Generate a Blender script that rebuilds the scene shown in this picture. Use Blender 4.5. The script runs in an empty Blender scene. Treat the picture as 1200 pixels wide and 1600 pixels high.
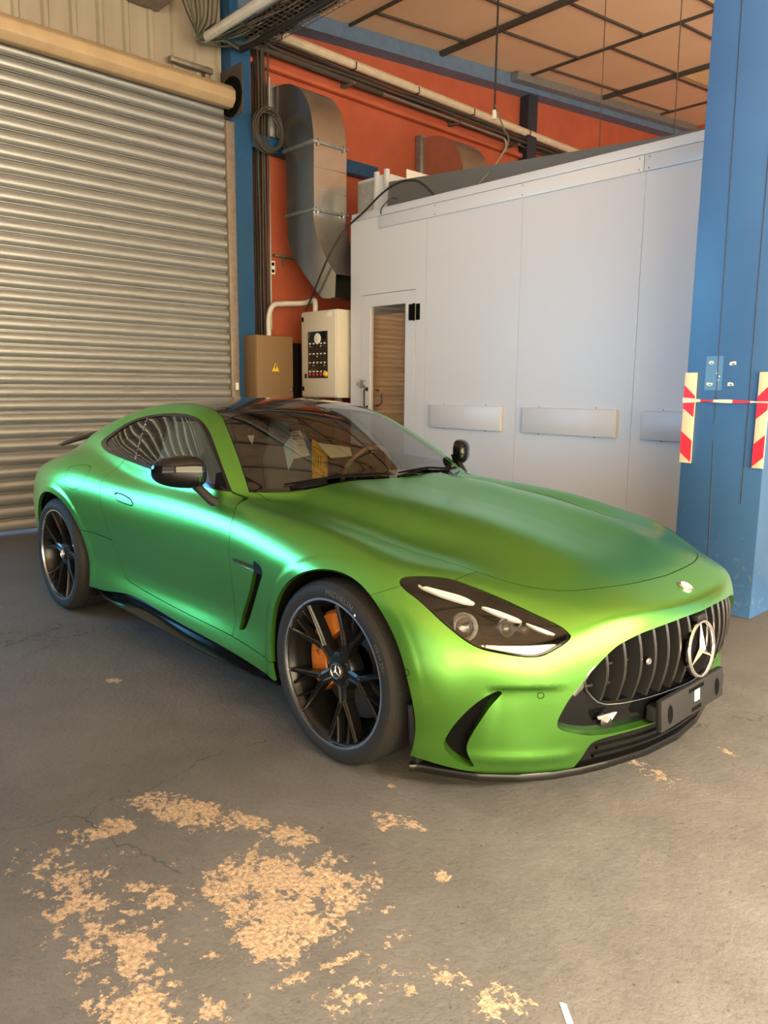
# Green coupe in a workshop - everything is built from mesh code
import numpy as np
# ---------- spline tables ----------
def card(xk, x):
    """cardinal natural cubic spline basis: (len(x), len(xk))"""
    xk=np.asarray(xk,float); n=len(xk); h=np.diff(xk)
    WRAP_A=np.zeros((n,n)); B=np.zeros((n,n)); WRAP_A[0,0]=WRAP_A[-1,-1]=1
    for i in range(1,n-1):
        WRAP_A[i,i-1]=h[i-1]; WRAP_A[i,i]=2*(h[i-1]+h[i]); WRAP_A[i,i+1]=h[i]
        B[i,i-1]=6/h[i-1]; B[i,i]=-6/h[i-1]-6/h[i]; B[i,i+1]=6/h[i]
    M=np.linalg.solve(WRAP_A,B)
    x=np.clip(np.asarray(x,float).ravel(),xk[0],xk[-1])
    i=np.clip(np.searchsorted(xk,x)-1,0,n-2); hh=h[i]; a=(xk[i+1]-x)/hh; b=(x-xk[i])/hh
    ROOF_R=((a**3-a)*hh**2/6)[:,None]*M[i]+((b**3-b)*hh**2/6)[:,None]*M[i+1]
    k=np.arange(len(x)); ROOF_R[k,i]+=a; ROOF_R[k,i+1]+=b
    return ROOF_R
class T1:
    def __init__(s,x,y): s.x=np.array(x,float); s.y=np.array(y,float)
    def __call__(s,x):
        x=np.asarray(x,float); return (card(s.x,x)@s.y).reshape(x.shape)
class T2:
    def __init__(s,u,v,t):
        s.u=np.array(u,float); s.v=np.array(v,float); s.t=np.array(t,float)
        assert s.t.shape==(len(u),len(v)),(s.t.shape,len(u),len(v))
    def grid(s,u,v): return card(s.u,u)@s.t@card(s.v,v).T
    def __call__(s,u,v):
        return np.einsum('ni,ij,nj->n',card(s.u,u),s.t,card(s.v,v))
def smax(a,b,k):
    h=np.maximum(k-np.abs(a-b),0)/k
    return np.maximum(a,b)+h**3*k/6
def smin(a,b,k): return -smax(-a,-b,k)
SIDE_W=T2([-3.8,-3.4,-3.0,-2.7,-2.4,-2.1,-1.7,-1.2,-.7,-.35,0,.3,.6],
     [.12,.2,.3,.38,.46,.6,.72,.82,.90,1.0],[
 [.62,.64,.66,.67,.68,.69,.68,.66,.62,.56],
 [.80,.82,.83,.84,.85,.86,.855,.835,.80,.73],
 [.89,.91,.92,.93,.942,.955,.957,.94,.905,.83],
 [.94,.95,.96,.97,.98,.992,.995,.982,.95,.88],
 [.92,.93,.935,.94,.947,.962,.97,.962,.93,.86],
 [.915,.93,.93,.92,.925,.94,.95,.94,.905,.83],
 [.92,.94,.935,.912,.914,.93,.938,.922,.885,.80],
 [.92,.94,.938,.912,.912,.928,.935,.918,.88,.79],
 [.925,.945,.945,.925,.925,.94,.945,.925,.88,.78],
 [.94,.955,.962,.962,.965,.972,.97,.945,.89,.78],
 [.95,.965,.975,.982,.987,.99,.988,.962,.90,.78],
 [.95,.965,.975,.98,.985,.988,.982,.945,.88,.76],
 [.93,.95,.96,.965,.97,.97,.955,.90,.82,.70]])
TOP_H=T2([-3.8,-3.5,-3.1,-2.7,-2.3,-1.8,-1.3,-.9,-.5,-.1,.2,.5,.8,1.0],
     [0,.15,.3,.45,.6,.7,.8,.9,1.0],[
 [.86,.86,.855,.85,.84,.83,.81,.77,.70],
 [.925,.925,.915,.90,.88,.865,.84,.79,.70],
 [.985,.985,.975,.965,.955,.945,.925,.885,.82],
 [1.02,1.02,1.02,1.015,1.01,1.0,.99,.965,.90],
 [1.0,1.0,1.0,1.0,.99,.985,.975,.955,.90],
 [.97,.97,.97,.96,.95,.945,.94,.92,.87],
 [.95,.95,.95,.945,.935,.93,.925,.91,.86],
 [.97,.97,.965,.945,.915,.91,.91,.90,.84],
 [.945,.95,.955,.93,.875,.875,.885,.875,.80],
 [.905,.912,.922,.893,.835,.838,.855,.835,.76],
 [.87,.877,.885,.85,.80,.80,.805,.785,.72],
 [.815,.82,.825,.795,.765,.757,.745,.70,.62],
 [.735,.735,.73,.705,.66,.628,.59,.54,.46],
 [.64,.64,.635,.62,.59,.57,.54,.50,.45]])
NOSE_F=T2([0,.2,.4,.5,.6,.7,.8,.88,.95,1.02],[.1,.2,.3,.45,.58,.7,.85],
 np.array([[.885,.87,.82,.785,.735,.66,.56,.43,.20,-.15],
 [.925,.91,.86,.825,.775,.71,.61,.49,.33,.0],
 [.945,.93,.885,.85,.80,.735,.645,.54,.42,.2],
 [.965,.95,.907,.87,.82,.76,.67,.575,.485,.35],
 [.967,.952,.907,.87,.815,.745,.65,.55,.45,.28],
 [.93,.92,.868,.82,.755,.67,.56,.47,.38,.2],
 [.80,.79,.72,.67,.60,.52,.41,.31,.20,.0]]).T)
RE=T2([0,.4,.7,.9,1.02],[.1,.3,.5,.75,.9,1.1],[
 [-3.55,-3.65,-3.72,-3.78,-3.76,-3.6],[-3.53,-3.63,-3.70,-3.75,-3.72,-3.55],
 [-3.45,-3.54,-3.59,-3.60,-3.55,-3.4],[-3.25,-3.3,-3.35,-3.3,-3.2,-3.0],[-2.9,-2.95,-3.0,-2.95,-2.8,-2.6]])
ROOF_R=T1([-3.8,-3.5,-3.2,-2.9,-2.6,-2.3,-2.0,-1.75,-1.5,-1.2,-.9,-.64,-.3,.2],[.80,.90,.985,1.09,1.20,1.29,1.342,1.352,1.325,1.221,1.086,.955,.765,.45])
WRAP_A=T1([-3.8,-2.2,-1.75,-1.55,-1.34,-1.17,-1.0,-.85,-.7,-.4,.2],[0,0,.003,.032,.093,.163,.245,.330,.42,.52,.58])
CROWN_C=T1([-3.8,-2.8,-1.8,-1.34,-.7,.2],[.12,.12,.11,.10,.07,.05])
GB=T1([-3.8,-3.2,-2.8,-2.37,-1.8,-1.3,-.8,-.4,.2],[.50,.62,.70,.785,.85,.862,.842,.79,.70])
GT=T1([-3.8,-2.4,-1.8,-.8,.2],[.8,.72,.70,.66,.66])
ZB=T1([-3.8,-2.37,-2.0,-1.6,-.8,.2],[1.10,1.075,1.01,.973,.942,.93])
def lip(x,z):
    r=np.minimum(np.hypot(x-.035,z-.355),np.hypot(x+2.665,z-.358)-.003)
    t=np.clip((.454-r)/.014,0,1)
    return .006*t*t*(3-2*t)
def sm(a,b,t):
    t=np.clip((t-a)/(b-a),0,1); return t*t*(3-2*t)
def sculpt(x,y,z):
    # recess under the bumper crease, and the soft edge below it
    m=sm(.60,.74,y)*sm(.835,.775,y)*sm(.460,.444,z)*np.clip((z-.20)/.22,0,1)*sm(.45,.55,x)
    e=np.exp(-((z-.195)/.022)**2)*sm(.50,.60,y)*sm(.88,.82,y)*sm(.45,.55,x)
    return .020*m-.007*e
def field(x,y,z):
    """x,y,z flat arrays"""
    y=np.abs(y)
    e=2e-3
    w=SIDE_W(x,z); wx=(SIDE_W(x+e,z)-w)/e; wz=(SIDE_W(x,z+e)-w)/e; w=w+lip(x,z)
    fs=(y-w)/np.sqrt(1+wx**2+wz**2)
    h=TOP_H(x,y); hx=(TOP_H(x+e,y)-h)/e; hy=(TOP_H(x,y+e)-h)/e
    ft=(z-h)/np.sqrt(1+hx**2+hy**2)
    f0=NOSE_F(y,z); fy=(NOSE_F(y+e,z)-f0)/e; fz=(NOSE_F(y,z+e)-f0)/e
    ff=(x-f0)/np.sqrt(1+fy**2+fz**2)
    r0=RE(y,z); ry=(RE(y+e,z)-r0)/e; rz=(RE(y,z+e)-r0)/e
    fr=(r0-x)/np.sqrt(1+ry**2+rz**2)
    return combine(x,y,z,fs,ft,ff,fr)
def combine(x,y,z,fs,ft,ff,fr):
    side=smax(fs,ff,.08)
    q=np.clip((y-.46)/.3,0,1); kt=.035+.13*q*q*(3-2*q)
    kx=np.clip((x+.3)/.9,0,1); kx=kx*kx*(3-2*kx)
    b=smax(side,ft,.11+(kt-.11)*kx)
    b=smax(b,fr,.12)
    b=b+sculpt(x,y,z)
    b=smax(b,.12-z,.03)
    # greenhouse
    a=WRAP_A(x); xs=x+a*y*y
    r=ROOF_R(xs)-CROWN_C(x)*y*y; e=2e-3
    rx=(ROOF_R(xs+e)-ROOF_R(xs))/e; ry=rx*2*a*y-2*CROWN_C(x)*y
    gt=(z-r)/np.sqrt(1+rx**2+ry**2)
    t=GT(x); dz=z-ZB(x); dz=.5*(dz+np.sqrt(dz*dz+.0016))
    gs=(y-(GB(x)-t*dz-.25*dz*dz))/np.sqrt(1+t*t)
    g=smax(gs,gt,.07)
    g=smax(g,.75-z,.02)
    kb=.05+.13*np.clip((-1.9-x)/.8,0,1)
    return smin(b,g,kb)
def gridfield(xs,ys,zs):
    X,Y,Z=np.meshgrid(xs,ys,zs,indexing='ij'); ya=np.abs(ys); e=2e-3
    w=SIDE_W.grid(xs,zs)
    LP_=lip(*np.meshgrid(xs,zs,indexing='ij')); wx=np.gradient(w,xs,axis=0); wz=np.gradient(w,zs,axis=1)
    fs=(np.abs(Y)-(w+LP_)[:,None,:])/np.sqrt(1+wx**2+wz**2)[:,None,:]
    h=TOP_H.grid(xs,ya); hx=np.gradient(h,xs,axis=0); hy=(TOP_H.grid(xs,ya+e)-h)/e
    ft=(Z-h[:,:,None])/np.sqrt(1+hx**2+hy**2)[:,:,None]
    f0=NOSE_F.grid(ya,zs); fy=(NOSE_F.grid(ya+e,zs)-f0)/e; fz=np.gradient(f0,zs,axis=1)
    ff=(X-f0[None])/np.sqrt(1+fy**2+fz**2)[None]
    r0=RE.grid(ya,zs); ry=(RE.grid(ya+e,zs)-r0)/e; rz=np.gradient(r0,zs,axis=1)
    fr=(r0[None]-X)/np.sqrt(1+ry**2+rz**2)[None]
    s=X.shape
    return combine(X.ravel(),np.abs(Y).ravel(),Z.ravel(),fs.ravel(),ft.ravel(),ff.ravel(),fr.ravel()).reshape(s)
def surface_nets(f,o,d):
    s=f<0
    nx,ny,nz=f.shape
    cells=np.zeros((nx-1,ny-1,nz-1),int); acc=np.zeros((nx-1,ny-1,nz-1,3)); cnt=np.zeros((nx-1,ny-1,nz-1))
    def sl(ax,a): 
        return tuple(slice(o_,(-1 if o_==0 else None)) for o_ in a)
    offs=[(i,j,k) for i in (0,1) for j in (0,1) for k in (0,1)]
    for a in offs:
        for ax in range(3):
            if a[ax]: continue
            b=list(a); b[ax]=1; b=tuple(b)
            fa=f[sl(0,a)]; fb=f[sl(0,b)]
            m=(fa<0)!=(fb<0)
            t=np.where(m,fa/np.where(m,fa-fb,1),0)
            p=np.zeros(m.shape+(3,)); 
            for q in range(3): p[...,q]=a[q]
            p[...,ax]+=t
            acc+=p*m[...,None]; cnt+=m
    act=cnt>0; idx=-np.ones(act.shape,int); ii=np.argwhere(act); idx[act]=np.arange(len(ii))
    V=o+d*(ii+acc[act]/cnt[act][:,None])
    Fc=[]
    for ax in range(3):
        u,v=(ax+1)%3,(ax+2)%3
        lo=[slice(None)]*3; hi=[slice(None)]*3
        lo[ax]=slice(0,-1); hi[ax]=slice(1,None)
        m=s[tuple(lo)]!=s[tuple(hi)]
        e=np.argwhere(m)
        ok=(e[:,u]>0)&(e[:,v]>0)&(e[:,u]<f.shape[u]-1)&(e[:,v]<f.shape[v]-1); e=e[ok]
        def c(du,dv):
            q=e.copy(); q[:,u]-=du; q[:,v]-=dv; return idx[q[:,0],q[:,1],q[:,2]]
        quad=np.stack([c(0,0),c(1,0),c(1,1),c(0,1)],1)
        flip=~s[tuple(e.T)]
        quad[flip]=quad[flip][:,::-1]
        Fc.append(quad)
    return V,np.concatenate(Fc)
def newton(V,n=3,lock_y=None):
    e=1e-3
    for _ in range(n):
        x,y,z=V.T; f=field(x,y,z)
        g=np.stack([(field(x+e,y,z)-f)/e,(field(x,y+e,z)-f)/e,(field(x,y,z+e)-f)/e],1)
        if lock_y is not None: g[lock_y,1]=0
        st=(f/np.maximum((g*g).sum(1),.05))[:,None]*g
        V=V-np.clip(st,-.01,.01)
    return V
def build(d=.0125):
    xs=np.arange(-3.84,1.03,d); ys=np.arange(-83,3)*d+d/2; zs=np.arange(.09,1.40,d)
    f=gridfield(xs,ys,zs)
    V,Q=surface_nets(f,np.array([xs[0],ys[0],zs[0]]),d)
    V=newton(V)
    Q=Q[(V[Q][:,:,1]<d*.55).all(1)]; V[:,1]=np.where(V[:,1]>-d*.45,0,V[:,1])
    V=newton(V,2,lock_y=V[:,1]==0)
    return V,Q
# ---------- outline points on the body skin (right-hand side)
C3={"win":[[-2.398,-0.769,1.073],[-2.317,-0.744,1.128],[-2.17,-0.689,1.203],[-2.012,-0.655,1.242],[-1.782,-0.636,1.263],[-1.607,-0.634,1.263],[-1.461,-0.642,1.245],[-1.323,-0.668,1.198],[-1.163,-0.72,1.113],[-1.013,-0.769,1.019],[-0.892,-0.804,0.932],[-0.925,-0.826,0.935],[-1.06,-0.847,0.941],[-1.58,-0.844,0.976],[-1.825,-0.832,0.994],[-2.009,-0.821,1.007],[-2.217,-0.803,1.023],[-2.333,-0.786,1.043]],"glass":[[-2.311,-0.775,1.078],[-2.261,-0.748,1.125],[-2.131,-0.694,1.196],[-1.979,-0.664,1.231],[-1.782,-0.648,1.249],[-1.606,-0.647,1.249],[-1.465,-0.655,1.234],[-1.336,-0.682,1.191],[-1.177,-0.734,1.11],[-1.026,-0.782,1.019],[-0.94,-0.813,0.954],[-1.084,-0.839,0.966],[-1.582,-0.835,0.996],[-1.827,-0.823,1.014],[-2.01,-0.812,1.028],[-2.192,-0.797,1.045]],"bpil2":[[-1.99,-0.671,1.223],[-1.831,-0.825,1.01]],"hl":[[0.305,-0.896,0.754],[0.304,-0.873,0.767],[0.351,-0.826,0.772],[0.418,-0.771,0.767],[0.488,-0.735,0.748],[0.581,-0.691,0.717],[0.676,-0.652,0.682],[0.767,-0.611,0.645],[0.798,-0.599,0.619],[0.796,-0.611,0.607],[0.78,-0.644,0.586],[0.752,-0.693,0.563],[0.714,-0.738,0.561],[0.662,-0.787,0.57],[0.609,-0.827,0.582],[0.561,-0.853,0.606],[0.487,-0.88,0.655],[0.398,-0.896,0.71],[0.341,-0.902,0.735],[0.305,-0.896,0.754]],"intake":[[0.672,-0.774,0.446],[0.638,-0.824,0.428],[0.593,-0.858,0.377],[0.548,-0.878,0.312],[0.513,-0.882,0.247],[0.509,-0.872,0.211],[0.529,-0.852,0.179],[0.562,-0.82,0.154],[0.583,-0.803,0.15],[0.572,-0.835,0.216],[0.578,-0.839,0.251],[0.607,-0.834,0.312],[0.642,-0.812,0.385],[0.66,-0.782,0.423],[0.672,-0.774,0.446]],"drl1":[[0.342,-0.857,0.763],[0.357,-0.847,0.762],[0.423,-0.813,0.75],[0.489,-0.774,0.734],[0.53,-0.76,0.717],[0.522,-0.773,0.715],[0.499,-0.793,0.718],[0.437,-0.828,0.735],[0.384,-0.846,0.751]],"drl2":[[0.548,-0.751,0.71],[0.601,-0.715,0.694],[0.669,-0.681,0.669],[0.653,-0.7,0.667],[0.602,-0.73,0.685],[0.565,-0.747,0.701]],"drl3":[[0.679,-0.678,0.664],[0.725,-0.651,0.648],[0.767,-0.627,0.628],[0.754,-0.642,0.628],[0.713,-0.667,0.645]],"drl4":[[0.606,-0.823,0.593],[0.655,-0.778,0.595],[0.721,-0.707,0.596],[0.781,-0.637,0.597],[0.748,-0.695,0.569],[0.714,-0.736,0.566],[0.661,-0.785,0.575],[0.616,-0.82,0.585]],"proj":[[0.549,-0.826,0.654],[0.645,-0.729,0.653],[0.686,-0.691,0.649]],"fuel":[[-2.522,-0.92,0.922],[-2.426,-0.892,0.941],[-2.351,-0.878,0.946],[-2.298,-0.881,0.937],[-2.266,-0.908,0.904],[-2.27,-0.941,0.85],[-2.353,-0.96,0.809],[-2.432,-0.967,0.811],[-2.493,-0.964,0.844],[-2.517,-0.946,0.885]],"handle":[[-1.884,-0.924,0.834],[-1.808,-0.92,0.834],[-1.699,-0.922,0.819],[-1.659,-0.927,0.798],[-1.673,-0.929,0.788],[-1.796,-0.932,0.793],[-1.849,-0.932,0.803]],"vent":[[-0.487,-0.961,0.7],[-0.461,-0.963,0.698],[-0.428,-0.966,0.687],[-0.415,-0.968,0.667],[-0.42,-0.967,0.649],[-0.499,-0.952,0.524],[-0.599,-0.934,0.382],[-0.622,-0.934,0.367],[-0.651,-0.933,0.361],[-0.657,-0.932,0.364],[-0.631,-0.93,0.431],[-0.544,-0.95,0.553],[-0.498,-0.96,0.641],[-0.487,-0.961,0.657]],"badgetext":[[-0.666,-0.948,0.678],[-0.483,-0.962,0.676],[-0.594,-0.953,0.66],[-0.484,-0.962,0.66]],"sensor":[[0.751,-0.686,0.426],[0.418,-0.972,0.483]],"pA":[[-1.189,-0.244,1.207],[-1.191,-0.175,1.212],[-0.964,-0.287,1.099],[-0.964,-0.385,1.086]],"pB":[[-1.07,-0.377,1.139],[-1.142,-0.278,1.183],[-0.988,-0.361,1.101],[-0.895,-0.478,1.032]],"pY":[[-1.115,-0.152,1.181],[-1.023,-0.116,1.141],[-0.792,-0.309,1.008],[-0.823,-0.382,1.012]],"pC":[[-1.064,-0.158,1.157],[-0.98,-0.0,1.13],[-0.911,-0.042,1.091],[-0.918,-0.188,1.087]],"pT":[[-1.194,-0.516,1.176],[-1.184,-0.481,1.177],[-1.115,-0.54,1.134]],"pF":[[-0.78,0.104,1.024],[-0.791,0.256,1.016],[-0.764,0.323,0.992],[-0.727,0.122,0.997]]}
# ======================================================================
import bpy, bmesh, math, random
from mathutils import Vector, Matrix
random.seed(4)
COL=bpy.context.scene.collection
PI=math.pi
# ---------------------------------------------------------------- objects
def tag(o,label=None,cat=None,group=None,kind=None):
    if label: o['label']=label
    if cat: o['category']=cat
    if group: o['group']=group
    if kind: o['kind']=kind
    return o
def empty(name,loc,label,cat,group=None,rz=0):
    o=bpy.data.objects.new(name,None); COL.objects.link(o); o.location=loc; o.rotation_euler[2]=rz
    o.empty_display_size=.1
    return tag(o,label,cat,group)
class MB:
    """collects shapes that become ONE mesh object"""
    def __init__(s): s.v=[]; s.f=[]
    def add(s,v,f):
        n=len(s.v); s.v+= [tuple(p) for p in v]; s.f+=[tuple(i+n for i in q) for q in f]; return s
    def box(s,x0,x1,y0,y1,z0,z1):
        v=[(x,y,z) for x in (x0,x1) for y in (y0,y1) for z in (z0,z1)]
        return s.add(v,[(0,1,3,2),(4,6,7,5),(0,4,5,1),(2,3,7,6),(0,2,6,4),(1,5,7,3)])
    def tube(s,pts,r,n=10,caps=True):
        pts=[Vector(p) for p in pts]; rr=r if isinstance(r,(list,tuple)) else [r]*len(pts)
        rings=[]; up=None
        for i,p in enumerate(pts):
            t=(pts[min(i+1,len(pts)-1)]-pts[max(i-1,0)]).normalized()
            if up is None: up=t.orthogonal().normalized()
            up=(up-t*up.dot(t))
            up=up.normalized() if up.length>1e-5 else t.orthogonal().normalized()
            b=t.cross(up)
            rings.append([p+(up*math.cos(2*PI*k/n)+b*math.sin(2*PI*k/n))*rr[i] for k in range(n)])
        v=[q for rg in rings for q in rg]; f=[]
        for i in range(len(rings)-1):
            for k in range(n):
                a=i*n+k; b_=i*n+(k+1)%n; f.append((a,b_,b_+n,a+n))
        if caps: f.append(tuple(range(n-1,-1,-1))); f.append(tuple((len(rings)-1)*n+k for k in range(n)))
        return s.add(v,f)
    def lathe(s,prof,n=48,M=Matrix(),closed=False):
        """prof: (r, h) about local z"""
        v=[]; f=[]; m=len(prof)
        for k in range(n):
            a=2*PI*k/n
            for r,h in prof: v.append(M@Vector((r*math.cos(a),r*math.sin(a),h)))
        for k in range(n):
            for i in range(m if closed else m-1):
                a=k*m+i; b=k*m+(i+1)%m; c=((k+1)%n)*m+(i+1)%m; d=((k+1)%n)*m+i
                f.append((a,d,c,b))
        return s.add(v,f)
    def prism(s,poly,d,M=Matrix()):
        """poly in local xy, extruded d along local z"""
        n=len(poly)
        v=[M@Vector((x,y,0)) for x,y in poly]+[M@Vector((x,y,d)) for x,y in poly]
        f=[tuple(range(n-1,-1,-1)),tuple(range(n,2*n))]+[(i,(i+1)%n,(i+1)%n+n,i+n) for i in range(n)]
        return s.add(v,f)
    def sweep(s,prof,path,closed_prof=True):
        """prof: list of (a,b) offsets; path: list of (origin, axis_a, axis_b)"""
        m=len(prof); v=[]; f=[]
        for o,a,b in path:
            o,a,b=Vector(o),Vector(a),Vector(b)
            v+=[o+a*p+b*q for p,q in prof]
        for i in range(len(path)-1):
            for k in range(m if closed_prof else m-1):
                k2=(k+1)%m; f.append((i*m+k,i*m+k2,(i+1)*m+k2,(i+1)*m+k))
        if closed_prof: f.append(tuple(range(m-1,-1,-1))); f.append(tuple((len(path)-1)*m+k for k in range(m)))
        return s.add(v,f)
    def build(s,name,mat,parent=None,bevel=0,smooth=True,angle=35,seg=2,loc=None,normals=True):
        me=bpy.data.meshes.new(name); me.from_pydata(s.v,[],s.f)
        bm=bmesh.new(); bm.from_mesh(me)
        if normals: bmesh.ops.recalc_face_normals(bm,faces=bm.faces)
        if bevel:
            ed=[e for e in bm.edges if len(e.link_faces)==2 and e.calc_face_angle(0)>math.radians(28)]
            bmesh.ops.bevel(bm,geom=ed,offset=bevel,segments=seg,profile=.5,affect='EDGES',clamp_overlap=True)
        if loc is not None: bmesh.ops.translate(bm,verts=bm.verts,vec=-Vector(loc))
        bm.to_mesh(me); bm.free()
        return finish(name,me,mat,parent,smooth,angle,loc)
def finish(name,me,mat,parent=None,smooth=True,angle=35,loc=None):
    if smooth:
        me.shade_smooth(); me.set_sharp_from_angle(angle=math.radians(angle))
    me.materials.append(mat)
    o=bpy.data.objects.new(name,me); COL.objects.link(o)
    if loc is not None: o.location=loc
    if parent is not None: o.parent=parent
    return o
def struct(o): o['kind']='structure'; return o
def text_mb(body,size,M,depth=.002,font_bold=False,align='LEFT',bend=None,spacing=1.0):
    c=bpy.data.curves.new('t','FONT'); c.body=body; c.size=size; c.extrude=depth; c.align_x=align; c.space_character=spacing
    c.resolution_u=3
    o=bpy.data.objects.new('t',c); COL.objects.link(o)
    dg=bpy.context.evaluated_depsgraph_get(); me=o.evaluated_get(dg).to_mesh()
    v=[Vector(p.co) for p in me.vertices]; f=[tuple(p.vertices) for p in me.polygons]
    o.to_mesh_clear(); COL.objects.unlink(o); bpy.data.objects.remove(o); bpy.data.curves.remove(c)
    if bend: v=[bend(p) for p in v]
    else: v=[M@p for p in v]
    return v,f
# ---------------------------------------------------------------- materials
def mat(name,col,rough=.5,metal=0,spec=.5,coat=0,coat_r=.03,bump=None,noise=None,trans=0,ior=1.45,alpha=1,aniso=None):
    m=bpy.data.materials.new(name); m.use_nodes=True; nt=m.node_tree; b=nt.nodes['Principled BSDF']
    b.inputs['Base Color'].default_value=(*col,1); b.inputs['Roughness'].default_value=rough; b.inputs['Metallic'].default_value=metal
    b.inputs['Specular IOR Level'].default_value=spec; b.inputs['Coat Weight'].default_value=coat; b.inputs['Coat Roughness'].default_value=coat_r
    b.inputs['Transmission Weight'].default_value=trans; b.inputs['IOR'].default_value=ior
    tc=None
    def coord():
        nonlocal tc
        if tc is None: tc=nt.nodes.new('ShaderNodeTexCoord')
        return tc.outputs['Object']
    if noise:   # (scale, amount, colour2[, stretch])
        n=nt.nodes.new('ShaderNodeTexNoise'); n.inputs['Scale'].default_value=noise[0]; n.inputs['Detail'].default_value=6; n.inputs['Roughness'].default_value=.6
        src=coord()
        if len(noise)>3:
            mp=nt.nodes.new('ShaderNodeMapping'); mp.inputs['Scale'].default_value=noise[3]; nt.links.new(src,mp.inputs[0]); src=mp.outputs[0]
        nt.links.new(src,n.inputs['Vector'])
        r=nt.nodes.new('ShaderNodeValToRGB'); r.color_ramp.elements[0].position=.5-noise[1]/2; r.color_ramp.elements[1].position=.5+noise[1]/2
        r.color_ramp.elements[0].color=(*noise[2],1); r.color_ramp.elements[1].color=(*col,1)
        nt.links.new(n.outputs['Fac'],r.inputs[0]); nt.links.new(r.outputs[0],b.inputs['Base Color'])
    if bump:    # (scale, strength)
        n=nt.nodes.new('ShaderNodeTexNoise'); n.inputs['Scale'].default_value=bump[0]; n.inputs['Detail'].default_value=5
        nt.links.new(coord(),n.inputs['Vector'])
        bp=nt.nodes.new('ShaderNodeBump'); bp.inputs['Strength'].default_value=bump[1]; bp.inputs['Distance'].default_value=.01
        nt.links.new(n.outputs['Fac'],bp.inputs['Height']); nt.links.new(bp.outputs[0],b.inputs['Normal'])
    return m
def glass(name,tint,rough=0.0,refl=1.0):
    m=bpy.data.materials.new(name); m.use_nodes=True; nt=m.node_tree; nt.nodes.clear()
    o=nt.nodes.new('ShaderNodeOutputMaterial'); mx=nt.nodes.new('ShaderNodeMixShader'); t=nt.nodes.new('ShaderNodeBsdfTransparent'); g=nt.nodes.new('ShaderNodeBsdfGlossy')
    fr=nt.nodes.new('ShaderNodeFresnel'); ge=nt.nodes.new('ShaderNodeNewGeometry'); mr=nt.nodes.new('ShaderNodeMapRange'); mr.inputs[3].default_value=1.5; mr.inputs[4].default_value=1/1.5
    nt.links.new(ge.outputs['Backfacing'],mr.inputs[0]); nt.links.new(mr.outputs[0],fr.inputs['IOR'])
    ml=nt.nodes.new('ShaderNodeMath'); ml.operation='MULTIPLY'; ml.inputs[1].default_value=refl; ml.use_clamp=True
    t.inputs[0].default_value=(*tint,1); g.inputs['Roughness'].default_value=rough
    nt.links.new(fr.outputs[0],ml.inputs[0]); nt.links.new(ml.outputs[0],mx.inputs[0]); nt.links.new(t.outputs[0],mx.inputs[1]); nt.links.new(g.outputs[0],mx.inputs[2]); nt.links.new(mx.outputs[0],o.inputs[0])
    return m
M={}
M['paint']=mat('satin_green_paint',(.115,.345,.040),.32,.88,.5,coat=.85,coat_r=.24)
M['paint'].node_tree.nodes['Principled BSDF'].inputs['Specular Tint'].default_value=(.28,.90,.64,1)
M['gloss']=mat('gloss_black',(.006,.006,.007),.08,0,.5,coat=.6)
M['black']=mat('black_plastic',(.012,.012,.013),.5)
M['matte']=mat('matte_black',(.003,.003,.0033),.9,0,.1)
M['carbon']=mat('roof_carbon',(.012,.012,.013),.10,0,.5,coat=1,noise=(420,.2,(.02,.02,.022)))
M['chrome']=mat('chrome',(.85,.85,.86),.12,1)
M['chromed']=mat('satin_chrome',(.45,.45,.46),.25,1)
M['rim']=mat('rim_satin_black',(.006,.006,.0065),.28,0,.35)
M['rimlip']=mat('machined_lip',(.6,.6,.62),.25,1)
M['mirror']=mat('mirror_black',(.004,.004,.005),.06,0,.4)
M['tire']=mat('tyre_rubber',(.015,.0142,.0135),.68,0,.3,bump=(60,.08))
M['tiretext']=mat('tyre_lettering',(.075,.072,.070),.6,0,.3)
M['disc']=mat('brake_disc',(.12,.11,.11),.4,.9)
M['caliper']=mat('caliper_copper',(.75,.23,.04),.25,.6,coat=.5)
M['wsglass']=glass('windshield_glass',(.36,.36,.34),refl=1.6)
M['sideglass']=glass('side_glass',(.52,.58,.60),refl=1.2)
M['lens']=glass('headlight_lens',(.9,.9,.9))
M['drl']=mat('light_guide',(.92,.90,.86),.2,.2,.6)
M['lipblack']=mat('splitter_black',(.005,.005,.005),.16,0,.3)
M['interior']=mat('interior_dark',(.015,.014,.014),.7)
M['leather']=mat('seat_leather',(.05,.045,.042),.5)
M['film']=mat('clear_seat_film',(.24,.29,.32),.12,0,.8)
M['tan']=mat('steering_wrap',(.35,.25,.18),.4)
M['plate']=mat('plate_mount_grey',(.020,.020,.021),.5,0,.25)
M['darkchrome']=mat('dark_chrome',(.20,.195,.19),.22,1)
M['white']=mat('white_plastic',(.8,.8,.78),.5)
M['paper']=mat('white_paper',(.75,.76,.74),.8)
M['paper2']=mat('cream_paper',(.72,.74,.55),.8)
M['yellow']=mat('yellow_card',(.80,.52,.03),.7)
M['ink']=mat('printed_ink',(.02,.02,.02),.8)
M['bluefilm']=mat('blue_white_film',(.50,.80,.95),.25)
M['red']=mat('red_film',(.72,.03,.06),.45)
M['orange']=mat('orange_paint_wall',(.46,.108,.054),.65,noise=(2.5,.5,(.36,.076,.036)),bump=(30,.05))
M['blue']=mat('blue_steel_paint',(.010,.075,.20),.45,noise=(3,.4,(.012,.065,.16)),bump=(14,.04))
M['bluegrey']=mat('blue_grey_beam_paint',(.12,.20,.33),.5,noise=(8,.5,(.08,.13,.22)))
M['galv']=mat('galvanised_duct',(.56,.54,.50),.27,.95,bump=(3,.03),noise=(5,.5,(.46,.44,.41)))
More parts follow.
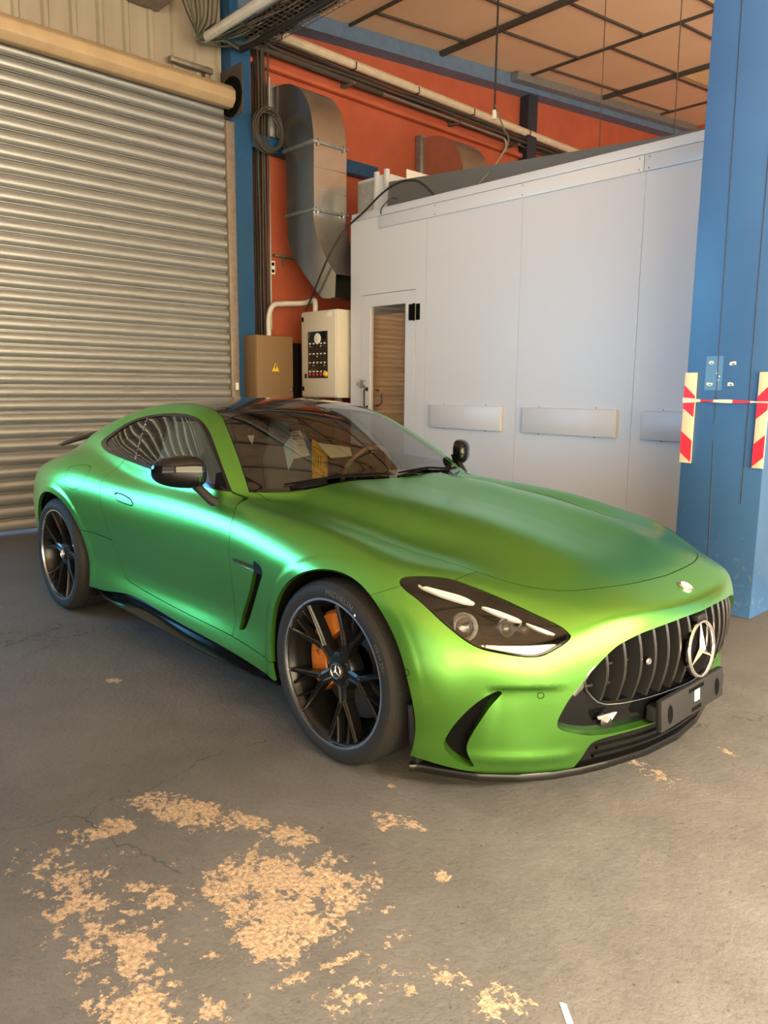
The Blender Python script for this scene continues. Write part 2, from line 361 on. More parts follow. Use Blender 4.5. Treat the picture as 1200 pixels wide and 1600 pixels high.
M['steel']=mat('worn_steel',(.30,.27,.23),.5,.6,noise=(10,.5,(.17,.14,.11)))
M['zinc']=mat('zinc_trim',(.35,.38,.40),.45,.7,noise=(20,.4,(.24,.27,.29)))
M['corr']=mat('grey_corrugated_sheet',(.36,.31,.25),.6,.1,noise=(3,.5,(.25,.21,.165),(1,1,.25)))
M['roller']=mat('beige_roller_drum',(.46,.34,.21),.55,.1,noise=(4,.5,(.36,.26,.16)))
M['rail']=mat('guide_rail',(.30,.25,.21),.55,.4,noise=(14,.5,(.2,.16,.13)))
M['booth']=mat('white_booth_panel',(.55,.57,.63),.42,0,.5,coat=.5,coat_r=.38)
M['boothtrim']=mat('white_booth_trim',(.58,.60,.65),.35)
M['plenum']=mat('grey_plenum_sheet',(.13,.13,.12),.5,.3)
M['cream']=mat('cream_pvc',(.66,.58,.45),.5,noise=(9,.5,(.50,.42,.31)))
M['cable']=mat('black_cable',(.015,.013,.012),.55)
M['cablegrey']=mat('grey_cable',(.055,.046,.040),.6)
M['wirewhite']=mat('pale_cable',(.45,.42,.38),.6)
M['cab']=mat('cabinet_ral_grey',(.60,.56,.48),.4)
M['brown']=mat('brown_cabinet',(.20,.125,.065),.55)
M['tray']=mat('cable_tray_steel',(.25,.24,.22),.4,.8)
M['pvcwhite']=mat('white_pvc_pipe',(.60,.58,.55),.4,noise=(8,.5,(.48,.46,.42)))
M['wood']=mat('pale_board_paint',(.78,.68,.48),.6,noise=(14,.5,(.70,.58,.38),(1,1,.15)))
M['tapeband']=mat('pale_tape',(.72,.68,.58),.5)
M['chip']=mat('chipped_plaster',(.74,.72,.66),.8)
M['boothglass']=glass('booth_window_glass',(.95,.93,.90))
M['kraft']=mat('kraft_paper',(.42,.25,.13),.75,noise=(3,.5,(.30,.17,.085),(.4,.4,3)))
# ======================================================================  CAR BODY
def sdf_poly(P):
    """signed distance to a closed 2D polygon; negative inside"""
    P=np.asarray(P,float); A=P; B=np.roll(P,-1,0); lo=P.min(0)-.06; hi=P.max(0)+.06
    def f(X,Y):
        out=np.full(len(X),.06)
        m=np.where((X>lo[0])&(X<hi[0])&(Y>lo[1])&(Y<hi[1]))[0]
        for c in np.array_split(m,max(1,len(m)//4000)):
            if not len(c): continue
            q=np.stack([X[c],Y[c]],1)[:,None,:]
            d=B-A; t=np.clip(((q-A)*d).sum(2)/np.maximum((d*d).sum(1),1e-12),0,1)
            dist=np.sqrt(((q-A-t[...,None]*d)**2).sum(2)).min(1)
            ya=A[:,1];yb=B[:,1]; qy=q[...,1]; qx=q[...,0]
            cr=((ya<=qy)&(yb>qy))|((yb<=qy)&(ya>qy))
            xi=A[:,0]+(qy-ya)/np.where(yb-ya==0,1,yb-ya)*(B[:,0]-A[:,0])
            ins=(cr&(xi>qx)).sum(1)%2==1
            out[c]=np.where(ins,-dist,dist)
        return out
    return f
def smooth_curve(P,n=5,closed=True,corners=()):
    P=[np.array(p,float) for p in P]; N=len(P); out=[]
    def g(i): return P[i%N] if closed else P[min(max(i,0),N-1)]
    for i in range(N if closed else N-1):
        p0,p1,p2,p3=g(i-1),g(i),g(i+1),g(i+2)
        m1=np.zeros(2) if (i%N) in corners else (p2-p0)/2
        m2=np.zeros(2) if ((i+1)%N) in corners else (p3-p1)/2
        L=np.linalg.norm(p2-p1)
        for m in (m1,m2):
            l=np.linalg.norm(m)
            if l>L: m*=L/l
        if (i%N) in corners: m1=(p2-p1)*.8
        if ((i+1)%N) in corners: m2=(p2-p1)*.8
        for k in range(n):
            t=k/n; out.append((2*t**3-3*t*t+1)*p1+(t**3-2*t*t+t)*m1+(-2*t**3+3*t*t)*p2+(t**3-t*t)*m2)
    if not closed: out.append(P[-1])
    return np.array(out)
BV=None   # growing vertex array of the (right-hand) half body
def clip(F,fun,g=0.0):
    """split faces by fun(V)<=0 ; returns inside, outside with a gap of 2g left out"""
    global BV
    def one(F,f,keep_neg):
        global BV
        f=np.where(np.abs(f)<2e-5,-2e-5 if keep_neg else 2e-5,f)
        if not keep_neg: f=-f
        pos=(f>0).tolist(); fl=f.tolist(); out=[]; cache={}; new=[]; n=len(BV)
        for face in F:
            k=0
            for i in face: k+=pos[i]
            if k==0: out.append(face)
            elif k<len(face):
                q=[]
                for a,b in zip(face,face[1:]+face[:1]):
                    if not pos[a]: q.append(a)
                    if pos[a]!=pos[b]:
                        e=(a,b) if a<b else (b,a)
                        if e not in cache:
                            t=fl[e[0]]/(fl[e[0]]-fl[e[1]])
                            cache[e]=n+len(new); new.append(BV[e[0]]+(BV[e[1]]-BV[e[0]])*t)
                        q.append(cache[e])
                if len(q)>2: out.append(tuple(q))
        if new: BV=np.concatenate([BV,np.array(new)])
        return out
    f=fun(BV)
    A=one(F,f+g,True)
    f2=f if len(f)==len(BV) else np.concatenate([f,np.zeros(len(BV)-len(f))])
    B=one(F,f2-g,False)
    return A,B
def XZ(P,**k):
    P=[(p[0],p[-1]) for p in P]
    s=sdf_poly(smooth_curve(P,**k)); return lambda V:s(V[:,0],V[:,2])
def XY(P,zmin=-9,**k):
    s=sdf_poly(smooth_curve(P,**k)); return lambda V:np.where(V[:,2]>zmin,s(V[:,0],V[:,1]),.06)
def basis(n):
    n=np.array(n,float); n/=np.linalg.norm(n); a=np.cross([0,0,1.],n); a/=np.linalg.norm(a); return a,np.cross(n,a)
def OB(P,n,**k):
    a,b=basis(n); P=np.array(P,float); s=sdf_poly(smooth_curve(np.stack([P@a,P@b],1),**k)); c=P.mean(0); r=np.abs(P-c).max()+.12
    return lambda V:np.where(np.abs(V-c).max(1)<r,s(V@a,V@b),.06)
def gradN(V):
    e=1e-3; x,y,z=V.T; f=field(x,y,z)
    g=np.stack([(field(x+e,y,z)-f)/e,(field(x,y+e,z)-f)/e,(field(x,y,z+e)-f)/e],1)
    g[np.abs(V[:,1])<1e-6,1]=0
    return g/np.maximum(np.linalg.norm(g,axis=1),1e-9)[:,None]
def panel(name,F,mt,parent,side='both',rim=.012,off=0.0,thick=0,angle=40):
    """side: R (as cut), L (mirrored), both (joined across the centre line)"""
    used=sorted({i for f in F for i in f}); mp={u:k for k,u in enumerate(used)}
    V=BV[used]; N=gradN(V)
    if off: V=V+N*off
    faces=[tuple(mp[i] for i in f) for f in F]
    # boundary rim
    edges={}
    for f in faces:
        for a,b in zip(f,f[1:]+f[:1]): edges[(a,b)]=1
    bd=[(a,b) for (a,b) in edges if (b,a) not in edges and not (abs(V[a,1])<1e-6 and abs(V[b,1])<1e-6)]
    VV=V.tolist(); n0=len(VV); idx={}
    if rim:
        for a,b in bd:
            for q in (a,b):
                if q not in idx: idx[q]=len(VV); VV.append((V[q]-N[q]*rim).tolist())
            faces.append((b,a,idx[a],idx[b]))
    VV=np.array(VV)
    sets=[]
    if side in('R','both'): sets.append((VV,faces))
    if side=='L': sets.append((VV*np.array([1,-1,1]),[f[::-1] for f in faces]))
    if side=='both':
        VL=VV*np.array([1,-1,1]); m={}; extra=[]
        for i in range(len(VV)):
            if abs(VV[i,1])<1e-6: m[i]=i
            else: m[i]=len(VV)+len(extra); extra.append(VL[i])
        allV=np.concatenate([VV,np.array(extra).reshape(-1,3)]); allF=faces+[tuple(m[i] for i in f[::-1]) for f in faces]
        sets=[(allV,allF)]
    Vx,Fx=sets[0]
    me=bpy.data.meshes.new(name); me.from_pydata(Vx.tolist(),[],Fx); me.update()
    return finish(name,me,mt,parent,True,angle)
def both(name,F,mt,parent,**k):
    r=panel(name,F,mt,parent,'R',**k); l=panel(name,F,mt,parent,'L',**k); return r,l

car=empty('sports_car',(0,0,0),'low satin green two-door coupe with black roof and black wheels','car')
BV,_Q=build(.0125)
ALL=[tuple(q) for q in _Q.tolist()]
FR=(0.035,.355,.402); RR=(-2.665,.358,.405)
g=.0017
# ---- side glass
fwin=XZ(C3['win'],corners=(10,)); 
win,rest=clip(ALL,lambda V:np.where((V[:,2]>.85),fwin(V),.06))
fgl=XZ(C3['glass'],corners=(10,))
gl,trim=clip(win,fgl)
bl=(np.array(C3['bpil2'][0])[[0,2]],np.array(C3['bpil2'][1])[[0,2]])
def fb(V):
    (x0,z0),(x1,z1)=bl; d=np.hypot(x1-x0,z1-z0); return ((V[:,0]-x0)*(z1-z0)-(V[:,2]-z0)*(x1-x0))/d*(1 if (z1-z0)>0 else -1)*-1
qgl,dgl=clip(gl,lambda V:-fb(V),.004)
if np.mean([BV[list(f)][:,0].mean() for f in qgl])>np.mean([BV[list(f)][:,0].mean() for f in dgl]): qgl,dgl=dgl,qgl
dvd=[f for f in clip(gl,lambda V:np.abs(fb(V))-.0042)[0]]
for s in 'RL':
    panel('window_trim',trim,M['lipblack'],car,s,rim=.008); panel('window_divider',dvd,M['chromed'],car,s,rim=.004,off=-.001)
    panel('quarter_window',qgl,M['sideglass'],car,s,rim=0,off=-.004); panel('door_window',dgl,M['sideglass'],car,s,rim=0,off=-.004)
# ---- windshield, roof
fws=XY([(-.848,-.738),(-.695,-.445),(-.640,-.17),(-.628,0),(-.628,.04),(-1.392,.04),(-1.392,0),(-1.388,-.25),(-1.375,-.46),(-1.340,-.562)],zmin=.86,corners=(0,4,5,8,9))
ws,rest=clip(rest,fws,g)
panel('windshield',ws,M['wsglass'],car,'both',rim=.004)
frim,_=clip(ws,lambda V:-(fws(V)+.024))
panel('windshield_frit',frim,M['matte'],car,'both',rim=0,off=-.004)
frf=XY([(-1.392,.04),(-1.392,0),(-1.388,-.25),(-1.375,-.46),(-1.338,-.560),(-1.40,-.543),(-1.474,-.537),(-1.60,-.549),(-1.75,-.560),(-1.95,-.563),(-2.10,-.55),(-2.12,-.3),(-2.12,.04)],zmin=1.0,corners=(0,4,10,12))
rf,rest=clip(rest,frf,g)
panel('roof_panel',rf,M['carbon'],car,'both')
frw=XY([(-2.13,.04),(-2.13,-.3),(-2.11,-.545),(-2.5,-.52),(-2.9,-.46),(-3.0,-.3),(-3.02,.04)],zmin=.9,corners=(0,2,4,6))
rw,rest=clip(rest,frw,g)
panel('rear_window',rw,M['gloss'],car,'both')
# ---- wheel arches
def farch(V): return np.minimum(np.hypot(V[:,0]-FR[0],V[:,2]-FR[1])-FR[2],np.hypot(V[:,0]-RR[0],V[:,2]-RR[1])-RR[2])
_,rest=clip(rest,lambda V:np.where(V[:,1]<-.4,farch(V),.06))
# ---- bottom cut
zl=T1([-3.8,-3.2,-2.9,-2.25,-2.1,-1.9,-1.699,-1.4,-1.148,-.74,-.459,-.311,-.1,.2,.4,.6,.95],[.30,.28,.25,.235,.245,.275,.296,.287,.271,.256,.237,.22,.20,.18,.158,.128,.12])
_,rest=clip(rest,lambda V:V[:,2]-zl(V[:,0]))
# ---- headlight, grille, intake, lower centre
HN=(.62,-.50,.60)
hl,rest=clip(rest,OB(C3['hl'][:-1],HN,corners=(8,)),g)
GP=[(.06,.623),(0,.623),(-.167,.622),(-.336,.609),(-.42,.591),(-.472,.571),(-.528,.525),(-.575,.463),(-.610,.411),(-.630,.349),(-.632,.322),(-.624,.304),(-.588,.285),(-.512,.262),(-.413,.252),(-.266,.249),(0,.247),(.06,.247)]
fg=sdf_poly(smooth_curve(GP,corners=(0,17)))
gr,rest=clip(rest,lambda V:np.where(V[:,0]>.55,fg(V[:,1],V[:,2]),.06))
LP=[(.06,.05),(-.54,.05),(-.528,.12),(-.515,.17),(-.500,.226),(-.458,.240),(-.36,.2425),(-.263,.2425),(0,.243),(.06,.243)]
flw=sdf_poly(smooth_curve(LP,corners=(0,1,8,9)))
low,rest=clip(rest,lambda V:np.where(V[:,0]>.55,flw(V[:,1],V[:,2]),.06))
IN=(.62,-.77,.0)
itk,rest=clip(rest,OB(C3['intake'][:-1],IN,corners=(0,8)))
# ---- hood
HP=[(-.855,-.742),(-.815,-.705),(-.643,-.706),(-.406,-.711),(-.191,-.712),(-.024,-.690),(.23,-.662),(.456,-.640),(.602,-.571),(.72,-.459),(.795,-.278),(.816,-.046),(.818,.05),(-.60,.05),(-.60,0),(-.66,-.45)]
hood,rest=clip(rest,XY(HP,zmin=.6,corners=(0,12,13,14,15)),g)
# ---- bumper / fender / door / rocker / quarter
def fbump(V): 
    xs=np.where(V[:,2]<.752,.229+(V[:,2]-.705)*2.2,.435); xs=np.where((V[:,1]>-.80),.435,xs); return np.maximum(xs,.12)-V[:,0]
bump,rest=clip(rest,fbump,g)
D=[(-.905,.938),(-.88,.927),(-.775,.893),(-.73,.855),(-.703,.764),(-.697,.623),(-.696,.506),(-.698,.346),(-.700,.3195),(-.756,.321),(-1.07,.325),(-1.426,.337),(-1.713,.353),(-1.80,.368),(-1.835,.39),(-1.873,.453),(-1.938,.559),(-1.998,.698),(-2.034,.783),(-2.074,.865),(-2.070,.915),(-1.982,.989),(-1.93,1.02),(-1.2,1.0),(-.95,.955)]
door,rest=clip(rest,XZ(D,corners=(0,8,9,22,23,24)),g)
K=[(-2.45,.569),(-2.132,.572),(-1.90,.560),(-1.6,.52),(-.72,.40),(-.698,.3195),(-.531,.312),(-.352,.296),(-.2,.28),(-.2,-.1),(-2.45,-.1)]
rock,rest=clip(rest,XZ(K,corners=(0,3,4,5,8,9,10)),g)
fend,quart=clip(rest,lambda V:np.maximum(-.872-V[:,0],V[:,2]-.95),0)
fv=XZ(C3['vent'],corners=(9,)); vent,fend=clip(fend,fv)
hd=XZ(C3['handle'],corners=(0,)); hdl,door=clip(door,hd,.0028)
fu=XZ(C3['fuel'],corners=(4,)); ful,quartR=clip(quart,fu,.0012)
hoodo=panel('hood',hood,M['paint'],car,'both')
bumpo=panel('front_bumper',bump,M['paint'],car,'both',rim=.035)
doors=both('door',door,M['paint'],car); 
for o,s in zip(doors,'RL'): panel('door_handle',hdl,M['paint'],o,s,off=.002); 
both('front_fender',fend,M['paint'],car,rim=.02); both('rocker_panel',rock,M['paint'],car)
qR=panel('rear_quarter_panel',quartR,M['paint'],car,'R',rim=.02); panel('rear_quarter_panel',quart,M['paint'],car,'L',rim=.02)
panel('fuel_flap',ful,M['paint'],qR,'R')
both('fender_vent',vent,M['matte'],car,rim=.004,off=-.022)
vs=sdf_poly(smooth_curve([(p[0],p[2]) for p in C3['vent']],corners=(9,)))
vtop,_=clip(vent,lambda V:(.655-V[:,2]))
both('vent_cap',vtop,M['lipblack'],car,rim=.01,off=.001)
both('side_intake',itk,M['matte'],car,rim=0,off=-.03)
# ---- headlights
for s in 'RL':
    h=panel('headlight',hl,M['lens'],car,s,rim=.0)
    panel('headlight_bowl',hl,M['matte'],h,s,rim=0,off=-.075)
    fh=OB(C3['hl'][:-1],HN,corners=(8,))
    ring,_=clip(hl,lambda V:-(fh(V)+.007)); panel('headlight_seal',ring,M['matte'],h,s,rim=.07,off=-.002)
    for k in ('drl1','drl2','drl3','drl4'):
        st,_=clip(hl,OB(C3[k],HN)); panel('light_strip',st,M['drl'],h,s,rim=.012,off=-.022)
    sg=-1 if s=='R' else 1
    for P,r in zip(C3['proj'],(.040,.026,.017)):
        n=np.array(HN)/np.linalg.norm(HN); c=np.array(P)-n*.045; c[1]=c[1]*(1 if s=='R' else -1); nn=Vector((n[0]*1.2,n[1]*(1 if s=='R' else -1)*.6,n[2]*.35)).normalized()
        Mx=Matrix.Translation(c)@nn.to_track_quat('Z','Y').to_matrix().to_4x4()
        MB().lathe([(r*1.25,-.03),(r*1.25,.0),(r*1.15,.008),(r*.98,.0),(r*.95,-.01)],24,Mx).build('projector_bezel',M['chromed'],h)
        MB().lathe([(r,-.002),(r*.85,.008),(r*.5,.015),(0.0005,.018)],24,Mx).build('projector_lens',M['carbon'],h)
# ---- grille
def Fx(y,z): return float(NOSE_F(np.array([abs(y)]),np.array([z]))[0])
gtop=lambda y: float(np.interp(abs(y),[0,.167,.336,.42,.472,.528,.575,.6],[.620,.619,.606,.588,.568,.522,.460,.42]))
glow=lambda y: float(np.interp(abs(y),[0,.286,.406,.472,.511,.548,.56],[.350,.357,.362,.370,.388,.432,.47]))
gril=panel('grille',gr,M['matte'],car,'both',rim=0,off=-.10)
lowp,_=clip(gr,lambda V:V[:,2]-np.interp(np.abs(V[:,1]),[0,.286,.406,.472,.511,.548,.575,.6,.64],[.350,.357,.362,.370,.388,.432,.47,.48,.48]))
panel('lower_grille_panel',lowp,M['mirror'],gril,'both',rim=.02,off=-.028)
for k in range(-7,8):
    y=k*.069
    if k==0: continue
    n=14
    zt,zb=gtop(y)-.006,glow(y)+.004
    prof=[]
    for i in range(n+1):
        t=i/n; z=zb+(zt-zb)*t; x=Fx(y,z)-.022+.012*math.sin(PI*t); prof.append((x,z))
    th=.0065
    def slat(th0,th1,x0,x1):
        m=MB(); v=[]
        for x,z in prof:
            v+=[(x+x0,y-th0,z),(x+x1,y-th1,z),(x+x1,y+th1,z),(x+x0,y+th0,z)]
        f=[]
        for i in range(n):
            for q in range(4): f.append((4*i+q,4*i+(q+1)%4,4*i+4+(q+1)%4,4*i+4+q))
        f+=[(3,2,1,0),(4*n,4*n+1,4*n+2,4*n+3)]
        return m.add(v,f)
    slat(.010,.006,-.075,0).build('grille_slat',M['black'],gril)
    slat(.0045,.003,0,.004).build('slat_edge',M['darkchrome'],gril)
for z in (.43,.50):
    for s in (-1,1):
        m=MB()
        ys=np.linspace(.09,.52 if z<.46 else .53,14)
        v=[]; f=[]
        for yy in ys:
            x=Fx(yy,z)-.05; v+=[(x,s*yy,z-.004),(x-.03,s*yy,z-.004),(x-.03,s*yy,z+.004),(x,s*yy,z+.004)]
        for i in range(len(ys)-1):
            for q in range(4): f.append((4*i+q,4*i+(q+1)%4,4*i+4+(q+1)%4,4*i+4+q))
        m.add(v,f).build('grille_crossbar',M['black'],gril)
# trim line under the slats
for s in (-1,1):
    pts=[(Fx(y,glow(y))-.012,s*y,glow(y)-.002) for y in np.linspace(.0,.548,26)]+[(Fx(y,z)-.006,s*y,z) for y,z in ((.56,.455),(.565,.47),(.555,.495),(.535,.52))]
    MB().tube(pts,[.0026]*20+[.0026+.0003*i for i in range(6)]+[.005,.006,.008,.006],8).build('grille_trim',M['darkchrome'],gril)
for s in (-1,1):
    q=[(.545,.525),(.575,.472),(.600,.425),(.590,.415),(.566,.44),(.556,.48),(.540,.508)]
    MB().add([(Fx(y,z)-.004,s*y,z) for y,z in q]+[(Fx(y,z)-.03,s*y,z) for y,z in q],[tuple(range(7)),tuple(range(13,6,-1))]+[(i,(i+1)%7,(i+1)%7+7,i+7) for i in range(7)]).build('grille_corner_trim',M['chromed'],gril,bevel=.002)
# star emblem
def star(mb,M4,R,rin,depth):
    prof=[(R,-depth),(R,0),(R*.97,depth*.6),(rin*1.03,depth*.6),(rin,0),(rin,-depth)]
    mb.lathe(prof,56,M4,closed=True)
    v=[M4@Vector((0,0,depth*1.6))]; f=[]
    P=[]
    for k in range(6):
        a=PI/2+k*PI/3; r=rin*1.02 if k%2==0 else R*.135
        P.append(M4@Vector((r*math.cos(a),r*math.sin(a),0)))
    v+=P; 
    for k in range(6): f.append((0,1+k,1+(k+1)%6))
    B=[M4@Vector((0,0,-depth))]
    f.append((1,6,5,4,3,2))
    mb.add(v,f)
def facing(loc,n,up=(0,0,1)):
    n=Vector(n).normalized(); x=Vector(up).cross(n).normalized(); y=n.cross(x)
    return Matrix(((x[0],y[0],n[0],loc[0]),(x[1],y[1],n[1],loc[1]),(x[2],y[2],n[2],loc[2]),(0,0,0,1)))
em=MB(); star(em,facing((.968,0,.481),(1,0,.10)),.106,.093,.010); em.build('star_emblem',M['chrome'],gril,angle=25)
MB().lathe([(.090,-.03),(.090,-.012),(.0005,-.012)],40,facing((.968,0,.481),(1,0,.10))).build('emblem_backing',M['matte'],gril)
MB().box(.93,.965,-.035,.035,.585,.612).build('front_camera',M['black'],gril,bevel=.01)
MB().lathe([(.013,-.02),(.013,.004),(.009,.008),(.0005,.008)],16,facing((.925,-.318,.50),(1,-.2,0))).build('parking_sensor',M['chromed'],gril)
MB().lathe([(.024,-.02),(.022,.006),(.0005,.012)],20,facing((.868,-.475,.310),(1,-.5,.1))).build('radar_sensor',M['gloss'],gril)
MB().add([(.862,-.50,.333),(.884,-.43,.337),(.872,-.455,.298),(.862,-.478,.300),(.850,-.50,.33),(.872,-.43,.334),(.860,-.455,.296),(.852,-.478,.298)],[(0,1,2,3),(4,7,6,5),(0,4,5,1),(1,5,6,2),(2,6,7,3),(3,7,4,0)]).build('sensor_reflector',M['white'],gril)
# lower lip
panel('lower_intake',low,M['lipblack'],car,'both',rim=.03,off=-.012)
ys=np.concatenate([np.linspace(0,.88,60),[.90,.915,.925]])
XL=lambda y: float(np.interp(y,[0,.2,.4,.5,.6,.7,.8,.86,.90,.925],[.905,.888,.838,.803,.756,.690,.590,.49,.41,.39]))
pts=[(XL(y),y) for y in ys]
out=[(x,-y) for x,y in pts[::-1]]+pts[1:]
inn=[(max(x-.16,.352),y*.94) for x,y in out]
m=MB(); n=len(out)
vv=[(x,y,.102) for x,y in out]+[(x-.004,y*.998,.128) for x,y in out]+[(x,y,.128) for x,y in inn]+[(x,y,.102) for x,y in inn]
ff=[]
for i in range(n-1):
    for a in range(4):
        b=(a+1)%4; ff.append((a*n+i,b*n+i,b*n+i+1,a*n+i+1))
ff+=[(0,n,2*n,3*n),(n-1,4*n-1,3*n-1,2*n-1)]
m.add(vv,ff).build('front_splitter',M['lipblack'],car,bevel=.003)
for s in (-1,1):   # splitter end plates ahead of the wheel
    MB().add([(.365,s*.895,.125),(.40,s*.895,.125),(.425,s*.950,.36),(.405,s*.952,.36),(.365,s*.84,.125),(.40,s*.84,.125),(.425,s*.90,.36),(.405,s*.90,.36)],[(0,1,2,3),(4,7,6,5),(0,4,5,1),(1,5,6,2),(2,6,7,3),(3,7,4,0)]).build('air_curtain_outlet',M['black'],car,bevel=.004)
# blade in the lower intake
for zz in (.165,.20):
    m=MB(); ys=np.linspace(-.46,.46,41); v=[];f=[]
    for y in ys:
        x=Fx(y,zz)-.004; v+=[(x,y,zz-.005),(x-.05,y,zz-.005),(x-.05,y,zz+.005),(x,y,zz+.003)]
    for i in range(40):
        for q in range(4): f.append((4*i+q,4*i+(q+1)%4,4*i+4+(q+1)%4,4*i+4+q))
    m.add(v,f).build('lower_intake_blade',M['lipblack'],car)
# plate mount
pm=MB().box(-.012,.012,-.25,.25,-.058,.058).build('plate_mount',M['plate'],car,bevel=.006)
pm.location=(.950,-.012,.290); pm.rotation_euler=(0,math.radians(-4),0)
for s in (-1,1):
    MB().lathe([(.0005,.0),(.020,.0),(.024,.003),(.028,.0)],20,facing((.0125,s*.19,-.005),(1,0,0))@Matrix.Diagonal((.6,1.25,1,1))).build('screw_slot',M['matte'],pm)
MB().box(.0115,.0135,-.045,.075,.030,.044).build('mount_slot',M['matte'],pm)
MB().box(.0115,.0135,-.02,.055,-.047,-.032).build('mount_slot',M['matte'],pm)
MB().box(.0118,.014,.000,.040,-.012,.030).build('white_sticker',M['white'],pm)
for s in (-1,1): MB().box(.90,.955,s*.23-.03,s*.23+.03,.262,.318).build('mount_bracket',M['plate'],car,bevel=.006)
# hood badge
nb=Vector(gradN(np.array([[.890,.0,.700]]))[0])
Mb=facing(Vector((.890,.006,.700))+nb*.001,nb,(0,1,0))
b1=MB().lathe([(.030,-.008),(.030,.0),(.026,.003),(.0005,.004)],32,Mb).build('hood_badge',M['chrome'],car)
MB().lathe([(.022,.0038),(.018,.0055),(.0005,.0058)],32,Mb).build('badge_disc',M['paper'],b1)
# sensors in the bumper, rings flush with the skin
for P in C3['sensor']:
    for s in (1,-1):
        nn=gradN(np.array([P]))[0]; p=np.array(P)*np.array([1,s,1]); nn=nn*np.array([1,s,1])
        MB().lathe([(.0115,-.004),(.0115,.0008),(.0095,.0008),(.0095,-.004)],24,facing(p,nn),closed=True).build('bumper_sensor_ring',M['matte'],bumpo)
# ====================================================================== underbody, wheels, cabin
def hull():
    d=.04
    xs=np.arange(-3.84,1.05,d); ys=np.arange(-1.04,1.05,d); zs=np.arange(.04,1.2,d)
    f=gridfield(xs,ys,zs); X,Y,Z=np.meshgrid(xs,ys,zs,indexing='ij')
    f=f+np.where(X>.55,.11,np.where(X>.2,.075,.035))
    f=np.maximum(f,np.where((X>-2.35)&(X<-.85),Z-.62,Z-.86))
    for c in (FR,RR):
        f=np.maximum(f,np.minimum(np.abs(Y)-.52,1e9)*-1*0+np.minimum(.415-np.hypot(X-c[0],Z-c[1]),np.abs(Y)-.56))
    f=np.maximum(f,.16-Z)
    V,Q=surface_nets(f,np.array([xs[0],ys[0],zs[0]]),d)
    return MB().add(V.tolist(),Q.tolist())
hull().build('underbody',M['matte'],car,angle=50,normals=False)
for s in (-1,1):   # wheel arch liners
    for c,nm in ((FR,'wheel_arch_liner'),(RR,'wheel_arch_liner')):
        m=MB(); v=[];f=[]; n=26
        for i in range(n+1):
            a=math.radians(-28+236*i/n)
            for yy,r in ((.915,.404),(.89,.414),(.56,.43)): v.append((c[0]+r*math.cos(a),s*yy,c[1]+r*math.sin(a)))
        for i in range(n):
            for k in range(2): f.append((3*i+k,3*i+k+1,3*i+4+k,3*i+3+k))
        m.add(v,f).build(nm,M['matte'],car,normals=False)
# side skirts
for s in (-1,1):
    path=[]; xs=np.linspace(-2.17,-.34,44)
    for x in xs:
        zt=float(zl(np.array([x]))[0]); t=(x+2.17)/1.83
        yo=np.interp(x,[-2.17,-2.05,-1.2,-.5,-.34],[.925,.952,.962,.968,.962])
        zb=np.interp(x,[-2.17,-2.0,-1.5,-.9,-.5,-.34],[.225,.212,.196,.188,.198,.205])
        path.append((x,zt,yo,zb))
    m=MB(); v=[]
    for x,zt,yo,zb in path:
        v+=[(x,s*(yo-.045),zt+.02),(x,s*(yo-.035),zt-.004),(x,s*(yo-.060),(zt*.5+zb*.5)),(x,s*(yo-.002),zb+.010),(x,s*(yo-.002),zb),(x,s*(yo-.16),zb-.03),(x,s*(yo-.16),zt+.02)]
    f=[]
    for i in range(len(path)-1):
        for q in range(7): f.append((7*i+q,7*i+(q+1)%7,7*i+7+(q+1)%7,7*i+7+q))
    f+=[tuple(range(6,-1,-1)),tuple(7*(len(path)-1)+k for k in range(7))]
    m.add(v,f).build('side_skirt',M['lipblack'],car,angle=30)
